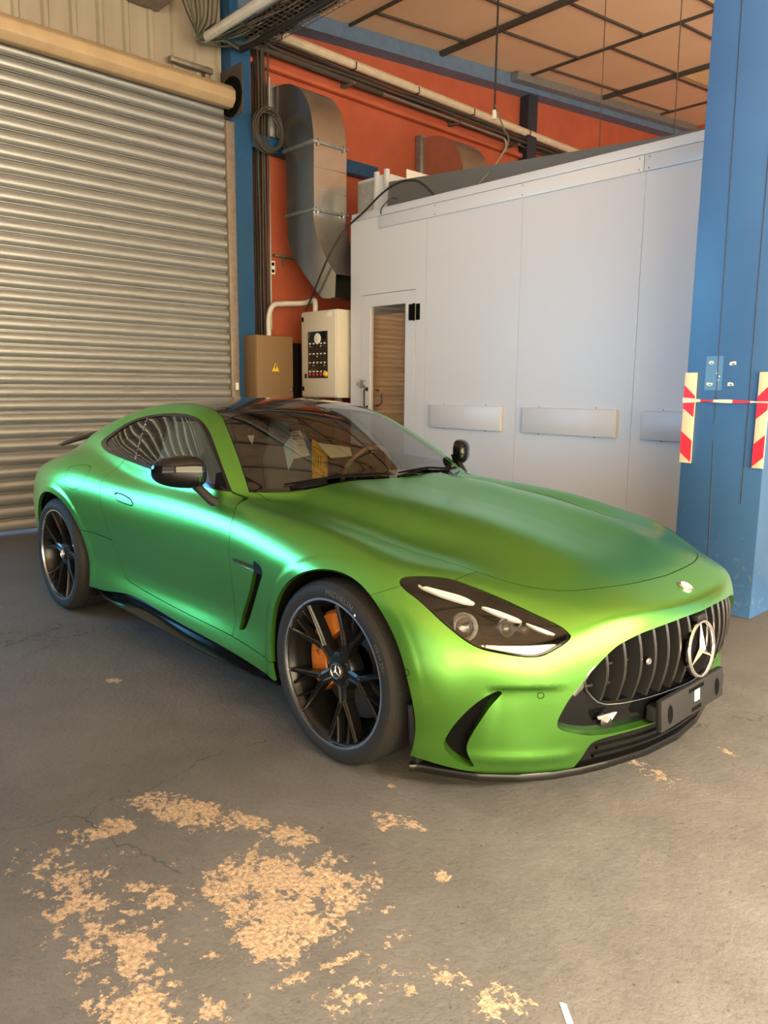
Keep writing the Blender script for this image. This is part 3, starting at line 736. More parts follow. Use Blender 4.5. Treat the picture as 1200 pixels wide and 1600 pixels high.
# wheels
def rotY(s): # local z of the wheel = outward
    return Matrix(((1,0,0,0),(0,0,s,0),(0,1,0,0),(0,0,0,1))) if s>0 else Matrix(((1,0,0,0),(0,0,-1,0),(0,1,0,0),(0,0,0,1)))
def wheel(cx,cz,s,a0,R,front):
    W4=Matrix.Translation((cx,s*.955,cz))@rotY(s)
    if s>0: W4=W4@Matrix.Diagonal((1,1,1,1))
    ri=.262
    rim=MB()
    # barrel
    rim.lathe([(.292,-.245),(.270,-.235),(.262,-.20),(.256,-.10),(.264,-.035),(.278,-.012),(.285,-.004),(.272,-.010),(.265,-.022),(.259,-.04),(.250,-.10),(.255,-.20),(.266,-.24)],72,W4,closed=True)
    # hub
    rim.lathe([(.083,-.10),(.080,-.062),(.070,-.046),(.052,-.040),(.0005,-.040)],40,W4)
    def bar(p0,p1,w0,w1,z0,z1,t):
        p0,p1=Vector(p0),Vector(p1); d=(p1-p0).normalized(); nrm=Vector((-d.y,d.x))
        v=[]
        N=5
        for i in range(N+1):
            u=i/N; p=p0.lerp(p1,u); w=w0+(w1-w0)*u; z=z0+(z1-z0)*u**1.3
            for a,h in ((-1,0),(-.55,.006),(-.3,.001),(.3,.001),(.55,.006),(1,0),(.8,-t),(-.8,-t)):
                v.append(W4@Vector((p.x+nrm.x*w*a,p.y+nrm.y*w*a,z+h)))
        f=[]
        for i in range(N):
            for q in range(8): f.append((8*i+q,8*i+(q+1)%8,8*i+8+(q+1)%8,8*i+8+q))
        f+=[tuple(range(7,-1,-1)),tuple(8*N+k for k in range(8))]
        rim.add(v,f)
    pol=lambda r,a:(r*math.cos(a),r*math.sin(a))
    for k in range(5):
        a=math.radians(a0+72*k)
        bar(pol(.055,a),pol(.125,a),.026,.021,-.046,-.040,.045)
        for sg in (-1,1):
            tip=a+sg*math.radians(17.5)
            bar(pol(.112,a+sg*.06),pol(.268,tip),.0130,.0080,-.040,-.012,.04)
            bar(pol(.175,a+sg*math.radians(11)),pol(.268,tip-sg*math.radians(11.5)),.006,.006,-.034,-.014,.03)
    ro=rim.build('wheel',M['rim'],car,angle=30)
    MB().lathe([(.287,-.003),(.2865,.002),(.2775,.002),(.2755,-.010)],96,W4).build('rim_lip',M['rimlip'],ro)
    # tyre
    w=.290
    prof=[(.280,-.004),(.288,.005),(.300,.009),(.318,.009),(.331,.005),(.338,-.002),(.346,-.010),(R-.005,-.020),(R-.001,-.036)]
    def groove(h): return [(R,h+.006),(R-.008,h+.004),(R-.008,h-.004),(R,h-.006)]
    prof+=[(R,-.06)]+groove(-.085)+groove(-.125)+groove(-.165)+groove(-.205)+[(R,-.235)]
    prof+=[(R-.004,-.262),(R-.012,-.275),(.32,-.292),(.295,-.285),(.280,-.270)]
    tb=MB().lathe(prof,120,W4)
    to=tb.build('tire',M['tire'],ro,angle=22)
    # shoulder sipes
    for k in range(70):
        a=2*PI*k/70; v=[]
        for h,da in ((-.024,0),(-.078,.03)):
            for dd in (-.0045,.0045): 
                r=R+.0006-(.004 if h>-.03 else 0); v.append(W4@Vector((r*math.cos(a+da+dd),r*math.sin(a+da+dd),h)))
        if k==0: sp=MB()
        sp.add(v,[(0,1,3,2)])
    sp.build('tread_sipes',M['matte'],ro,normals=False)
    def arc(body,size,ac,r,h,mt,name,depth=.0008):
        v0,f0=text_mb(body,size,Matrix(),depth,align='CENTER',spacing=1.15)
        v=[]
        for p in v0:
            a=ac-p.x/r if s<0 else ac-p.x/r
            rr=r+p.y; v.append(W4@Vector((rr*math.cos(a)*(1 if s<0 else -1),rr*math.sin(a),h+p.z)))
        return MB().add(v,f0).build(name,mt,ro,smooth=False,normals=False)
    if s<0:
        arc('MICHELIN',.030,math.radians(78 if front else 100),.302,.0088,M['tiretext'],'tire_lettering')
        arc('295/30 ZR21',.018,math.radians(25),.306,.0090,M['tiretext'],'tire_lettering')
        a=math.radians(60 if front else 20); c=W4@Vector((.300*math.cos(a),.300*math.sin(a),.0088))
        MB().lathe([(.0045,0),(.0045,.001),(.0005,.0012)],12,Matrix.Translation(c)@rotY(s)).build('balance_dot',M['white'],ro)
    # hub cap with star
    H4=W4@Matrix.Translation((0,0,-.040))
    MB().lathe([(.034,0),(.034,.008),(.031,.011),(.0005,.011)],36,H4).build('hub_cap',M['black'],ro)
    sm=MB(); star(sm,W4@Matrix.Translation((0,0,-.0265)),.029,.0255,.003); sm.build('cap_star',M['chrome'],ro,angle=25)
    for k in range(5):
        a=math.radians(a0+36+72*k); c=W4@Matrix.Translation((.056*math.cos(a),.056*math.sin(a),-.05))
        MB().lathe([(.0135,0),(.0135,.008),(.010,.010),(.007,.010),(.007,.004),(.0005,.004)],6,c).build('wheel_bolt',M['black'],ro)
    MB().lathe([(.095,-.13),(.205,-.13),(.207,-.133),(.207,-.160),(.095,-.163)],64,W4,closed=True).build('brake_disc',M['disc'],ro)
    # caliper: a block hugging the disc edge
    ca=MB(); v=[];f=[]; a1,a2=(math.radians(112),math.radians(222)) if front else (math.radians(-40),math.radians(40))
    if s>0: pass
    n=20
    for i in range(n+1):
        t=i/n; a=a1+(a2-a1)*t; e=min(t,1-t)*2; ro_=.222+.012*min(1,e*4); rn=.150-.012*min(1,e*3); zf=-.086-.018*(1-min(1,e*3))
        for r,h in ((rn,zf-.01),(rn+.012,zf),(ro_-.012,zf),(ro_,zf-.012),(ro_,-.19),(rn+.05,-.19),(rn+.05,-.126),(rn,-.126)):
            v.append(W4@Vector((r*math.cos(a),r*math.sin(a),h)))
    for i in range(n):
        for q in range(8): f.append((8*i+q,8*i+(q+1)%8,8*i+8+(q+1)%8,8*i+8+q))
    f+=[tuple(range(7,-1,-1)),tuple(8*n+k for k in range(8))]
    ca.add(v,f).build('brake_caliper',M['caliper'] if front else M['black'],ro,angle=40)
    if s<0 and front:
        v0,f0=text_mb('AMG',.036,Matrix(),.0006,align='CENTER')
        v=[]
        for p in v0:
            a=math.radians(166)-p.x/.186; r=.182+p.y-.012; v.append(W4@Vector((r*math.cos(a),r*math.sin(a),-.0855+p.z)))
        MB().add(v,f0).build('caliper_lettering',M['ink'],ro,smooth=False,normals=False)
    # white balance weight on the barrel
    a=math.radians(-58); c=W4@Vector((.243*math.cos(a),.243*math.sin(a),-.07))
    return ro
for s in (-1,1):
    wheel(0,.355,s,139,.355,True); wheel(-2.7,.358,s,90,.358,False)
# mirrors
for s in (-1,1):
    c=Vector((-1.065,s*.980,1.022)); v=[];f=[]; nu,nv=28,16
    sp=lambda q,e: math.copysign(abs(q)**e,q)
    for i in range(nv+1):
        th=PI*i/nv
        for k in range(nu):
            ph=2*PI*k/nu
            b=math.cos(th); a=math.sin(th)*math.cos(ph); d=math.sin(th)*math.sin(ph)
            b,a,d=sp(b,.8),sp(a,.75),sp(d,.72)
            t=(b+1)/2
            z=.078*d*(1-.22*t) - (.010*(1-t) if d<0 else -.004)
            x=(.085*(1-.3*t)*a if a>0 else .040*a)-.10*t+.05
            v.append((c.x+x,c.y+s*.104*b,c.z+z))
    for i in range(nv):
        for k in range(nu): f.append((i*nu+k,i*nu+(k+1)%nu,(i+1)*nu+(k+1)%nu,(i+1)*nu+k))
    mo=MB().add(v,f).build('door_mirror',M['mirror'],car,angle=60)
    MB().tube([(c.x+.03,c.y-s*.06,c.z-.05),(c.x+.07,c.y-s*.075,c.z-.085),(c.x+.12,c.y-s*.095,c.z-.125),(c.x+.15,c.y-s*.125,c.z-.15)],[.026,.020,.022,.028],14).build('mirror_arm',M['black'],mo)
    MB().add([(-.915,s*.812,.942),(-.99,s*.838,.950),(-1.0,s*.820,1.01),(-.975,s*.804,1.018)],[(0,1,2,3)]).build('mirror_sail',M['matte'],car)
# fender lettering
for body,P0,P1,sz in (('V8 BITURBO',C3['badgetext'][0],C3['badgetext'][1],.022),('4MATIC+',C3['badgetext'][2],C3['badgetext'][3],.015)):
    v0,f0=text_mb(body,sz,Matrix(),.0015)
    L=max(p.x for p in v0); k=(P1[0]-P0[0])/L*.98
    for s in (-1,1):
        v=[]
        for p in v0:
            x=P0[0]+p.x*k if s<0 else P1[0]-p.x*k
            z=P0[2]-.010+p.y
            v.append([x,0,z,p.z])
        v=np.array(v); yy=np.full(len(v),-.95)
        q=np.stack([v[:,0],yy,v[:,2]],1)
        for _ in range(4):
            fq=field(*q.T); fd=(field(q[:,0],q[:,1]+1e-3,q[:,2])-fq)/1e-3; q[:,1]-=fq/fd
        q[:,1]-=.0025+v[:,3]; q[:,1]*=-s
        MB().add(q.tolist(),f0).build('fender_lettering',M['chromed'] if body[0]=='4' else M['ink'],car,smooth=False,normals=False)
# wipers
def onsurf(x,y,off=.012):
    q=np.array([[x,y,1.3]])
    z=np.linspace(1.36,.85,600); ff=field(np.full(600,x),np.full(600,y),z); i=int(np.argmax(ff<0)); return (x,y,float(z[i])+off)
xb=lambda y:-.632-.40*y*y
for ya,yb in ((-.58,-.02),(.04,.60)):
    P=[onsurf(xb(y)-.030-.02*(1-abs(t-.5)*2),y,.010) for t,y in ((q,ya+(yb-ya)*q) for q in np.linspace(0,1,9))]
    w=MB().tube(P,[.004]+[.0065]*7+[.003],8).build('wiper',M['matte'],car)
    MB().tube([onsurf(xb(ya)-.005,ya+.02,.004),onsurf(xb(ya+.15)-.018,ya+.17,.016),onsurf(xb(ya+.3)-.035,ya+.30,.016)],[.010,.007,.005],8).build('wiper_arm',M['matte'],w)
# rear wing
m=MB(); path=[]; v=[];f=[]; ys=np.linspace(-.60,.60,31)
pr=[(-.10,.0),(-.05,.018),(.02,.022),(.09,.006),(.10,-.002),(.03,.008),(-.05,.004)]
for y in ys:
    e=1-abs(y/.60)**6*.55; b=.30*y*y
    for x,z in pr: v.append((-3.53+x*e,y,1.085+z*e-b))
for i in range(30):
    for q in range(7): f.append((7*i+q,7*i+(q+1)%7,7*i+7+(q+1)%7,7*i+7+q))
f+=[tuple(range(6,-1,-1)),tuple(210+k for k in range(7))]
wg=m.add(v,f).build('rear_wing',M['lipblack'],car)
for s in (-1,1): MB().add([(-3.54,s*.38,1.05),(-3.46,s*.38,1.05),(-3.38,s*.38,.90),(-3.48,s*.38,.90),(-3.54,s*.395,1.05),(-3.46,s*.395,1.05),(-3.38,s*.395,.90),(-3.48,s*.395,.90)],[(0,1,2,3),(4,7,6,5),(0,4,5,1),(1,5,6,2),(2,6,7,3),(3,7,4,0)]).build('wing_support',M['black'],wg)
# cabin
MB().box(-1.25,-.72,-.74,.74,.62,.86).build('dashboard',M['interior'],car,bevel=.05)
MB().box(-2.9,-2.2,-.60,.60,.60,.90).build('parcel_shelf',M['interior'],car,bevel=.05)
MB().box(-2.1,-.9,-.13,.13,.58,.72).build('centre_console',M['interior'],car,bevel=.03)
for s in (-1,1):
    y=s*.37
    so=MB().add([(-1.98,y-.22,.66),(-1.42,y-.23,.70),(-1.42,y+.23,.70),(-1.98,y+.22,.66),(-1.98,y-.22,.55),(-1.40,y-.23,.55),(-1.40,y+.23,.55),(-1.98,y+.22,.55)],[(0,1,2,3),(4,7,6,5),(0,4,5,1),(1,5,6,2),(2,6,7,3),(3,7,4,0)]).build('seat',M['leather'],car,bevel=.04)
    bk=[]; f=[]
    secs=[(-1.93,.62,.23,.07),(-1.98,.80,.24,.08),(-2.04,.95,.22,.075),(-2.08,1.05,.15,.06),(-2.10,1.13,.13,.055),(-2.11,1.19,.10,.04)]
    v=[]
    for x,z,w,t in secs:
        for k in range(16):
            a=2*PI*k/16; v.append((x+t*math.cos(a),y+w*math.copysign(abs(math.sin(a))**.6,math.sin(a)),z))
    for i in range(5):
        for k in range(16): f.append((16*i+k,16*i+(k+1)%16,16*i+16+(k+1)%16,16*i+16+k))
    f+=[tuple(range(15,-1,-1)),tuple(80+k for k in range(16))]
    MB().add(v,f).build('backrest',M['leather'],so,angle=60)
    fl=MB().add([(p[0]+.012+.01*math.sin(40*p[1]+30*p[2]),y+(p[1]-y)*1.05,p[2]+.01) for p in v],f).build('protective_film',M['film'],so,angle=60)
sw=MB().lathe([(.178+.014*math.cos(2*PI*k/10),.014*math.sin(2*PI*k/10)) for k in range(10)],48,facing((-1.28,.37,.90),(-1,0,.42)),closed=True).build('steering_wheel',M['tan'],car)
MB().lathe([(.06,-.02),(.06,.02),(.0005,.03)],24,facing((-1.28,.37,.90),(-1,0,.42))).build('steering_boss',M['interior'],sw)
for a in (0,PI,-PI/2):
    q=facing((-1.28,.37,.90),(-1,0,.42)); MB().tube([q@Vector((.05*math.cos(a),.05*math.sin(a),0)),q@Vector((.175*math.cos(a),.175*math.sin(a),0))],.014,8).build('steering_spoke',M['interior'],sw)
MB().box(-1.40,-1.37,-.11,.11,1.155,1.205).build('rear_view_mirror',M['interior'],car,bevel=.01)
# ====================================================================== ROOM
def nodes(name):
    m=bpy.data.materials.new(name); m.use_nodes=True; nt=m.node_tree
    return m,nt,nt.nodes['Principled BSDF'],lambda t:nt.nodes.new(t),nt.links.new
def floor_mat():
    m,nt,b,N,L=nodes('worn_concrete_floor')
    tc=N('ShaderNodeTexCoord'); P=tc.outputs['Object']
    def noise(scale,detail=6,rough=.6,src=P):
        n=N('ShaderNodeTexNoise'); n.inputs['Scale'].default_value=scale; n.inputs['Detail'].default_value=detail; n.inputs['Roughness'].default_value=rough; L(src,n.inputs['Vector']); return n
    def ramp(src,a,b_,c0,c1):
        r=N('ShaderNodeValToRGB'); r.color_ramp.elements[0].position=a; r.color_ramp.elements[1].position=b_; r.color_ramp.elements[0].color=(*c0,1); r.color_ramp.elements[1].color=(*c1,1); L(src,r.inputs[0]); return r.outputs[0]
    def mth(op,a,b_=None,c=None,clamp=False):
        n=N('ShaderNodeMath'); n.operation=op; n.use_clamp=clamp
        for i,q in enumerate((a,b_,c)):
            if q is None: continue
            if isinstance(q,(int,float)): n.inputs[i].default_value=q
            else: L(q,n.inputs[i])
        return n.outputs[0]
    def mix(f,a,b_):
        n=N('ShaderNodeMix'); n.data_type='RGBA'; L(f,n.inputs[0])
        for i,q in ((6,a),(7,b_)):
            if isinstance(q,tuple): n.inputs[i].default_value=(*q,1)
            else: L(q,n.inputs[i])
        return n.outputs[2]
    big=noise(.7,3); med=noise(6); fine=noise(60,4,.7); vf=noise(220,2)
    base=ramp(mth('ADD',mth('MULTIPLY',big.outputs[0],.6),mth('MULTIPLY',med.outputs[0],.4)),.38,.62,(.078,.073,.068),(.112,.105,.098))
    sp=ramp(fine.outputs[0],.34,.46,(.55,.55,.55),(1,1,1))
    mm=N('ShaderNodeMix'); mm.data_type='RGBA'; mm.blend_type='MULTIPLY'; mm.inputs[0].default_value=.5; L(base,mm.inputs[6]); L(sp,mm.inputs[7]); base=mm.outputs[2]
    # bare patches where the coating has come off
    E=[(-.14,-1.76,.085,.055,60,1.0),(-.06,-1.53,.20,.075,25,1.0),(.12,-1.40,.10,.035,18,.9),(.47,-1.51,.24,.15,38,1.0),(.29,-1.36,.09,.06,30,1.0),(.62,-1.62,.16,.12,60,.85),
       (.18,-1.97,.32,.10,-12,.50),(.40,-1.95,.20,.10,10,.55),(-.06,-1.98,.12,.08,0,.45),(.62,-2.02,.13,.09,20,.7),(.27,-1.80,.16,.045,20,.6),(.44,-1.07,.07,.045,20,.75),(.50,-1.02,.05,.035,0,.6),(.72,-1.90,.05,.03,0,.7),
       (1.17,-1.39,.07,.05,10,.55),(1.02,-1.42,.06,.04,40,.55),(.93,-1.62,.05,.14,-20,.42),(.80,-1.60,.02,.16,-15,.6),(-1.35,-1.22,.07,.03,20,.7),(.30,-.9,.04,.02,0,.6),(.75,-1.15,.03,.02,0,.6),(.86,-.1,.10,.04,-30,.55),(1.0,.25,.05,.03,0,.5),
       (-3.2,-1.3,.2,.03,20,.6),(-2.6,-1.6,.15,.04,0,.6),(.2,1.4,.2,.1,0,.4),(-1.2,-2.3,.2,.1,30,.6),(2.2,.6,.2,.1,0,.5)]
    msk=None
    for cx,cy,rx,ry,rot,w in E:
        mp=N('ShaderNodeMapping'); mp.vector_type='TEXTURE'; mp.inputs['Location'].default_value=(cx,cy,0); mp.inputs['Rotation'].default_value=(0,0,math.radians(rot)); mp.inputs['Scale'].default_value=(rx,ry,1)
        L(P,mp.inputs[0]); ln=N('ShaderNodeVectorMath'); ln.operation='LENGTH'; L(mp.outputs[0],ln.inputs[0])
        v=mth('MULTIPLY',mth('SUBTRACT',1.35,ln.outputs['Value']),w)
        msk=v if msk is None else mth('MAXIMUM',msk,v)
    n1=noise(11,8,.65); n2=noise(38,6,.7)
    q=mth('ADD',mth('MULTIPLY',mth('MINIMUM',msk,.75),.62),mth('ADD',mth('MULTIPLY',mth('SUBTRACT',n1.outputs[0],.5),1.9),mth('MULTIPLY',mth('SUBTRACT',n2.outputs[0],.5),1.7)))
    patch=ramp(q,.27,.33,(0,0,0),(1,1,1))
    pc=ramp(noise(75,5,.7).outputs[0],.36,.60,(.17,.115,.07),(.40,.295,.195))
    col=mix(patch,base,pc)
    # hairline cracks and pits
    vo=N('ShaderNodeTexVoronoi'); vo.feature='DISTANCE_TO_EDGE'; vo.inputs['Scale'].default_value=.8
    wv=N('ShaderNodeVectorMath'); wv.operation='ADD'; L(P,wv.inputs[0]); sc=N('ShaderNodeVectorMath'); sc.operation='SCALE'; sc.inputs['Scale'].default_value=.25; L(noise(4,4).outputs['Color'],sc.inputs[0]); L(sc.outputs[0],wv.inputs[1]); L(wv.outputs[0],vo.inputs['Vector'])
    cr=ramp(mth('ADD',vo.outputs['Distance'],mth('MULTIPLY',mth('GREATER_THAN',big.outputs[0],.47),.02)),.0006,.0030,(.35,.33,.3),(1,1,1))
    mm=N('ShaderNodeMix'); mm.data_type='RGBA'; mm.blend_type='MULTIPLY'; mm.inputs[0].default_value=.8; L(col,mm.inputs[6]); L(cr,mm.inputs[7]); col=mm.outputs[2]
    pit=N('ShaderNodeTexVoronoi'); pit.inputs['Scale'].default_value=16; L(P,pit.inputs['Vector'])
    pr=ramp(pit.outputs['Distance'],.05,.09,(.15,.14,.13),(1,1,1))
    mm=N('ShaderNodeMix'); mm.data_type='RGBA'; mm.blend_type='MULTIPLY'; mm.inputs[0].default_value=.55; L(col,mm.inputs[6]); L(pr,mm.inputs[7]); col=mm.outputs[2]
    L(col,b.inputs['Base Color'])
    L(ramp(mth('ADD',mth('MULTIPLY',patch,.6),mth('MULTIPLY',med.outputs[0],.5)),.1,.9,(.62,.62,.62),(.9,.9,.9)),b.inputs['Roughness'])
    b.inputs['Specular IOR Level'].default_value=.35
    h=mth('ADD',mth('ADD',mth('MULTIPLY',fine.outputs[0],.5),mth('MULTIPLY',noise(28,4,.6).outputs[0],.8)),mth('MULTIPLY',patch,-.45))
    h=mth('ADD',h,mth('MULTIPLY',mth('MULTIPLY',patch,noise(50,5,.7).outputs[0]),1.6))
    bp=N('ShaderNodeBump'); bp.inputs['Strength'].default_value=.55; bp.inputs['Distance'].default_value=.008; L(h,bp.inputs['Height']); L(bp.outputs[0],b.inputs['Normal'])
    return m
def slat_mat():
    m,nt,b,N,L=nodes('galvanised_slats')
    tc=N('ShaderNodeTexCoord'); mp=N('ShaderNodeMapping'); mp.inputs['Scale'].default_value=(1,1.2,26); L(tc.outputs['Object'],mp.inputs[0])
    n=N('ShaderNodeTexNoise'); n.inputs['Scale'].default_value=2.2; n.inputs['Detail'].default_value=7; n.inputs['Roughness'].default_value=.65; L(mp.outputs[0],n.inputs['Vector'])
    r=N('ShaderNodeValToRGB'); e=r.color_ramp.elements; e[0].position=.27; e[0].color=(.14,.11,.08,1); e[1].position=.38; e[1].color=(.33,.335,.335,1); e.new(.75).color=(.41,.415,.415,1)
    L(n.outputs[0],r.inputs[0]); L(r.outputs[0],b.inputs['Base Color']); b.inputs['Metallic'].default_value=.62; b.inputs['Roughness'].default_value=.40
    return m
def ceil_mat():
    return mat('tan_ceiling_board',(.76,.54,.37),.8,noise=(1.1,.6,(.68,.47,.31)))
M['floor']=floor_mat(); M['slat']=slat_mat(); M['ceil']=ceil_mat()
M['walldark']=mat('wall_shade_tone',(.030,.036,.042),.7)  # unseen walls coloured dark so the car mirrors shade there
M['wallgrey']=mat('grey_plaster',(.34,.31,.27),.8,noise=(2,.5,(.26,.23,.20)))
M['yard']=mat('yard_concrete',(.55,.53,.50),.9)
def cz(y): return 5.72+.097*(y-3.3)
S=lambda o:struct(o)
XL_,XR_,YN,YF=-5.75,6.5,-9.0,13.0
S(MB().box(XL_,XR_,YN,YF,-.2,0).build('floor',M['floor'],smooth=False))
S(MB().box(XL_-14,XL_,YN-6,YF,-.26,-.05).build('floor_yard_west',M['yard'],smooth=False))
S(MB().box(XR_,XR_+14,YN-6,YF,-.26,-.05).build('floor_yard_east',M['yard'],smooth=False))
# ceiling sheet and its dark ribs
S(MB().add([(XL_,YN,cz(YN)),(XR_,YN,cz(YN)),(XR_,YF,cz(YF)),(XL_,YF,cz(YF)),(XL_,YN,cz(YN)+.1),(XR_,YN,cz(YN)+.1),(XR_,YF,cz(YF)+.1),(XL_,YF,cz(YF)+.1)],[(0,1,2,3),(4,7,6,5),(0,4,5,1),(1,5,6,2),(2,6,7,3),(3,7,4,0)]).build('ceiling',M['ceil'],smooth=False))
ribs=[-7.3,-5.4,-3.5,-1.6,.2,2.05,3.88,5.52,7.39,9.40,11.4]
m=MB()
for i,y in enumerate(ribs):
    big=i in (8,10,4,2,6); h=.09 if y in (5.52,9.40,2.05,-1.6) else .05
    wd=.030 if h>.06 else .014; m.box(XL_,XR_,y-wd,y+wd,cz(y)-h*.7,cz(y)+.02)
off=[0,.5,0,.5,0,.5,-.07,.43,-.08,.30,.5]
for i in range(len(ribs)-1):
    y0,y1=ribs[i],ribs[i+1]; x=XL_+.2+.5+off[i]
    x={6:-5.07,7:-4.57,8:-4.08,9:-5.2}.get(i,x)
    while x-1>XL_: x-=1.0
    while x<XR_:
        m.add([(x-.013,y0,cz(y0)-.025),(x+.013,y0,cz(y0)-.025),(x+.013,y1,cz(y1)-.025),(x-.013,y1,cz(y1)-.025),(x-.013,y0,cz(y0)+.01),(x+.013,y0,cz(y0)+.01),(x+.013,y1,cz(y1)+.01),(x-.013,y1,cz(y1)+.01)],[(0,1,2,3),(0,4,5,1),(1,5,6,2),(2,6,7,3),(3,7,4,0)])
        x+=1.0
M['rib']=mat('ceiling_rib_steel',(.055,.048,.042),.6)
S(m.build('trim_1',M['rib'],smooth=False))
M['skylight']=mat('yellowed_skylight',(.92,.80,.46),.5,noise=(3,.4,(.66,.50,.22),(9,1,1)))  # yellowed sheet, colour kept pale to stand in for daylight shining through
y0,y1=9.44,11.36
S(MB().add([(-4.06,y0,cz(y0)-.03),(-3.10,y0,cz(y0)-.03),(-3.10,y1,cz(y1)-.03),(-4.06,y1,cz(y1)-.03),(-4.06,y0,cz(y0)-.01),(-3.10,y0,cz(y0)-.01),(-3.10,y1,cz(y1)-.01),(-4.06,y1,cz(y1)-.01)],[(0,1,2,3),(4,7,6,5),(0,4,5,1),(1,5,6,2),(2,6,7,3),(3,7,4,0)]).build('trim_2',M['skylight'],smooth=False))
# walls
def wall(name,x0,x1,y0,y1,z0,z1,mt): return S(MB().box(x0,x1,y0,y1,z0,z1).build(name,mt,smooth=False))
wall('wall_back',XL_-.15,XL_,2.2,YF,0,7.0,M['orange'])
# left wall: pier, lintel of corrugated sheet, gate opening
def corrugated(y0,y1,z0,z1,x=XL_,p=.265):
    m=MB(); ys=[];k=0
    prof=[(0,0),(.02,.035),(.06,.035),(.08,0)]
    pts=[]; y=y0
    while y<y1:
        for a,b in prof: pts.append((min(y+a,y1),b))
        y+=p
    pts.append((y1,0)); n=len(pts)
    v=[(x+b,a,z0) for a,b in pts]+[(x+b,a,z1) for a,b in pts]+[(x-.08,a,z0) for a,b in pts]+[(x-.08,a,z1) for a,b in pts]
    f=[(i,i+1,i+1+n,i+n) for i in range(n-1)]+[(2*n+i,3*n+i,3*n+i+1,2*n+i+1) for i in range(n-1)]+[(i,2*n+i,2*n+i+1,i+1) for i in range(n-1)]+[(n+i,n+i+1,3*n+i+1,3*n+i) for i in range(n-1)]
    return m.add(v,f)
S(corrugated(YN,2.26,4.30,6.0).box(XL_-.15,XL_,YN,2.26,4.30,4.42).build('wall_left',M['corr'],smooth=False))
wall('wall_left_pier',XL_-.15,XL_,-2.75,-2.25,0,4.4,M['walldark'])
wall('wall_left_sill',XL_-.15,XL_,-6.6,-2.75,0,1.3,M['walldark'])
wall('wall_left_end',XL_-.15,XL_,YN,-6.6,0,4.4,M['walldark'])
wall('wall_front',XL_,1.2,YN-.15,YN,0,6.0,M['walldark']); wall('wall_front_lintel',1.2,XR_,YN-.15,YN,3.9,6.0,M['walldark'])
S(MB().box(XL_-14,XR_+14,YN-14,YN-6,-.26,-.05).box(XL_,XR_,YN-6,YN,-.26,-.05).build('floor_yard_south',M['yard'],smooth=False))
wall('wall_right_end',XR_,XR_+.15,12.3,YF,0,7.2,M['wallgrey']); wall('wall_right_pier',XR_,XR_+.15,2.6,3.2,0,7.2,M['wallgrey']); wall('wall_right_lintel_far',XR_,XR_+.15,3.2,12.3,5.0,7.2,M['wallgrey']); wall('wall_right_start',XR_,XR_+.15,YN,-8.4,0,7.2,M['wallgrey']); wall('wall_right_lintel',XR_,XR_+.15,-8.4,2.6,3.78,7.2,M['wallgrey'])  # unseen wall; openings and lintel heights shaped to place the sun patches
wall('wall_far',XL_,XR_,YF,YF+.15,0,7.5,M['orange'])
# joints and ledge of the orange wall
m=MB()
for z in (3.60,1.35,4.02,2.95): m.box(XL_,XL_+.006,2.46,YF,z-.008,z+.008)
S(m.build('trim_3',M['orange'],smooth=False))
S(MB().box(XL_,XL_+.09,2.46,YF,5.02,5.09).build('trim_4',M['orange'],bevel=.02))
# steel frame
def thing_mesh(mb,name,mt,label,cat,group=None,**k):
    return tag(mb.build(name,mt,None,**k),label,cat,group)
S(MB().add([(-5.75,2.3,cz(2.3)-.17),(-5.52,2.3,cz(2.3)-.17),(-5.52,12.9,cz(12.9)-.24),(-5.75,12.9,cz(12.9)-.24),(-5.75,2.3,cz(2.3)-.0),(-5.52,2.3,cz(2.3)-.0),(-5.52,12.9,cz(12.9)-.02),(-5.75,12.9,cz(12.9)-.02)],[(0,1,2,3),(4,7,6,5),(0,4,5,1),(1,5,6,2),(2,6,7,3),(3,7,4,0)]).build('trim_5',M['bluegrey'],smooth=False))
S(MB().add([(-5.52,7.05,cz(7.05)-.13),(-5.38,7.05,cz(7.05)-.13),(-5.38,12.9,cz(12.9)-.13),(-5.52,12.9,cz(12.9)-.13),(-5.52,7.05,cz(7.05)-.02),(-5.38,7.05,cz(7.05)-.02),(-5.38,12.9,cz(12.9)-.02),(-5.52,12.9,cz(12.9)-.02)],[(0,1,2,3),(4,7,6,5),(0,4,5,1),(1,5,6,2),(2,6,7,3),(3,7,4,0)]).build('trim_6',M['zinc'],smooth=False))
def ibeam(name,x0,x1,y0,y1,h,mt,label):
    m=MB(); m.box(x0,x1,y0,y1,0,h)
    return thing_mesh(m,name,mt,label,'column',smooth=False)
ibeam('steel_column',-5.74,-5.56,2.212,2.468,5.58,M['blue'],'blue steel column between the roller shutter and the orange wall')
M['navy']=mat('dark_navy_paint',(.02,.026,.045),.5)
ibeam('steel_column',-5.74,-5.58,7.60,7.84,6.05,M['navy'],'dark navy steel column high on the orange wall above the white booth')
thing_mesh(MB().box(-5.745,-5.60,2.47,4.45,4.10,4.26),'wall_rail',M['blue'],'dark blue horizontal steel rail on the orange wall behind the tall duct','beam',bevel=.01)
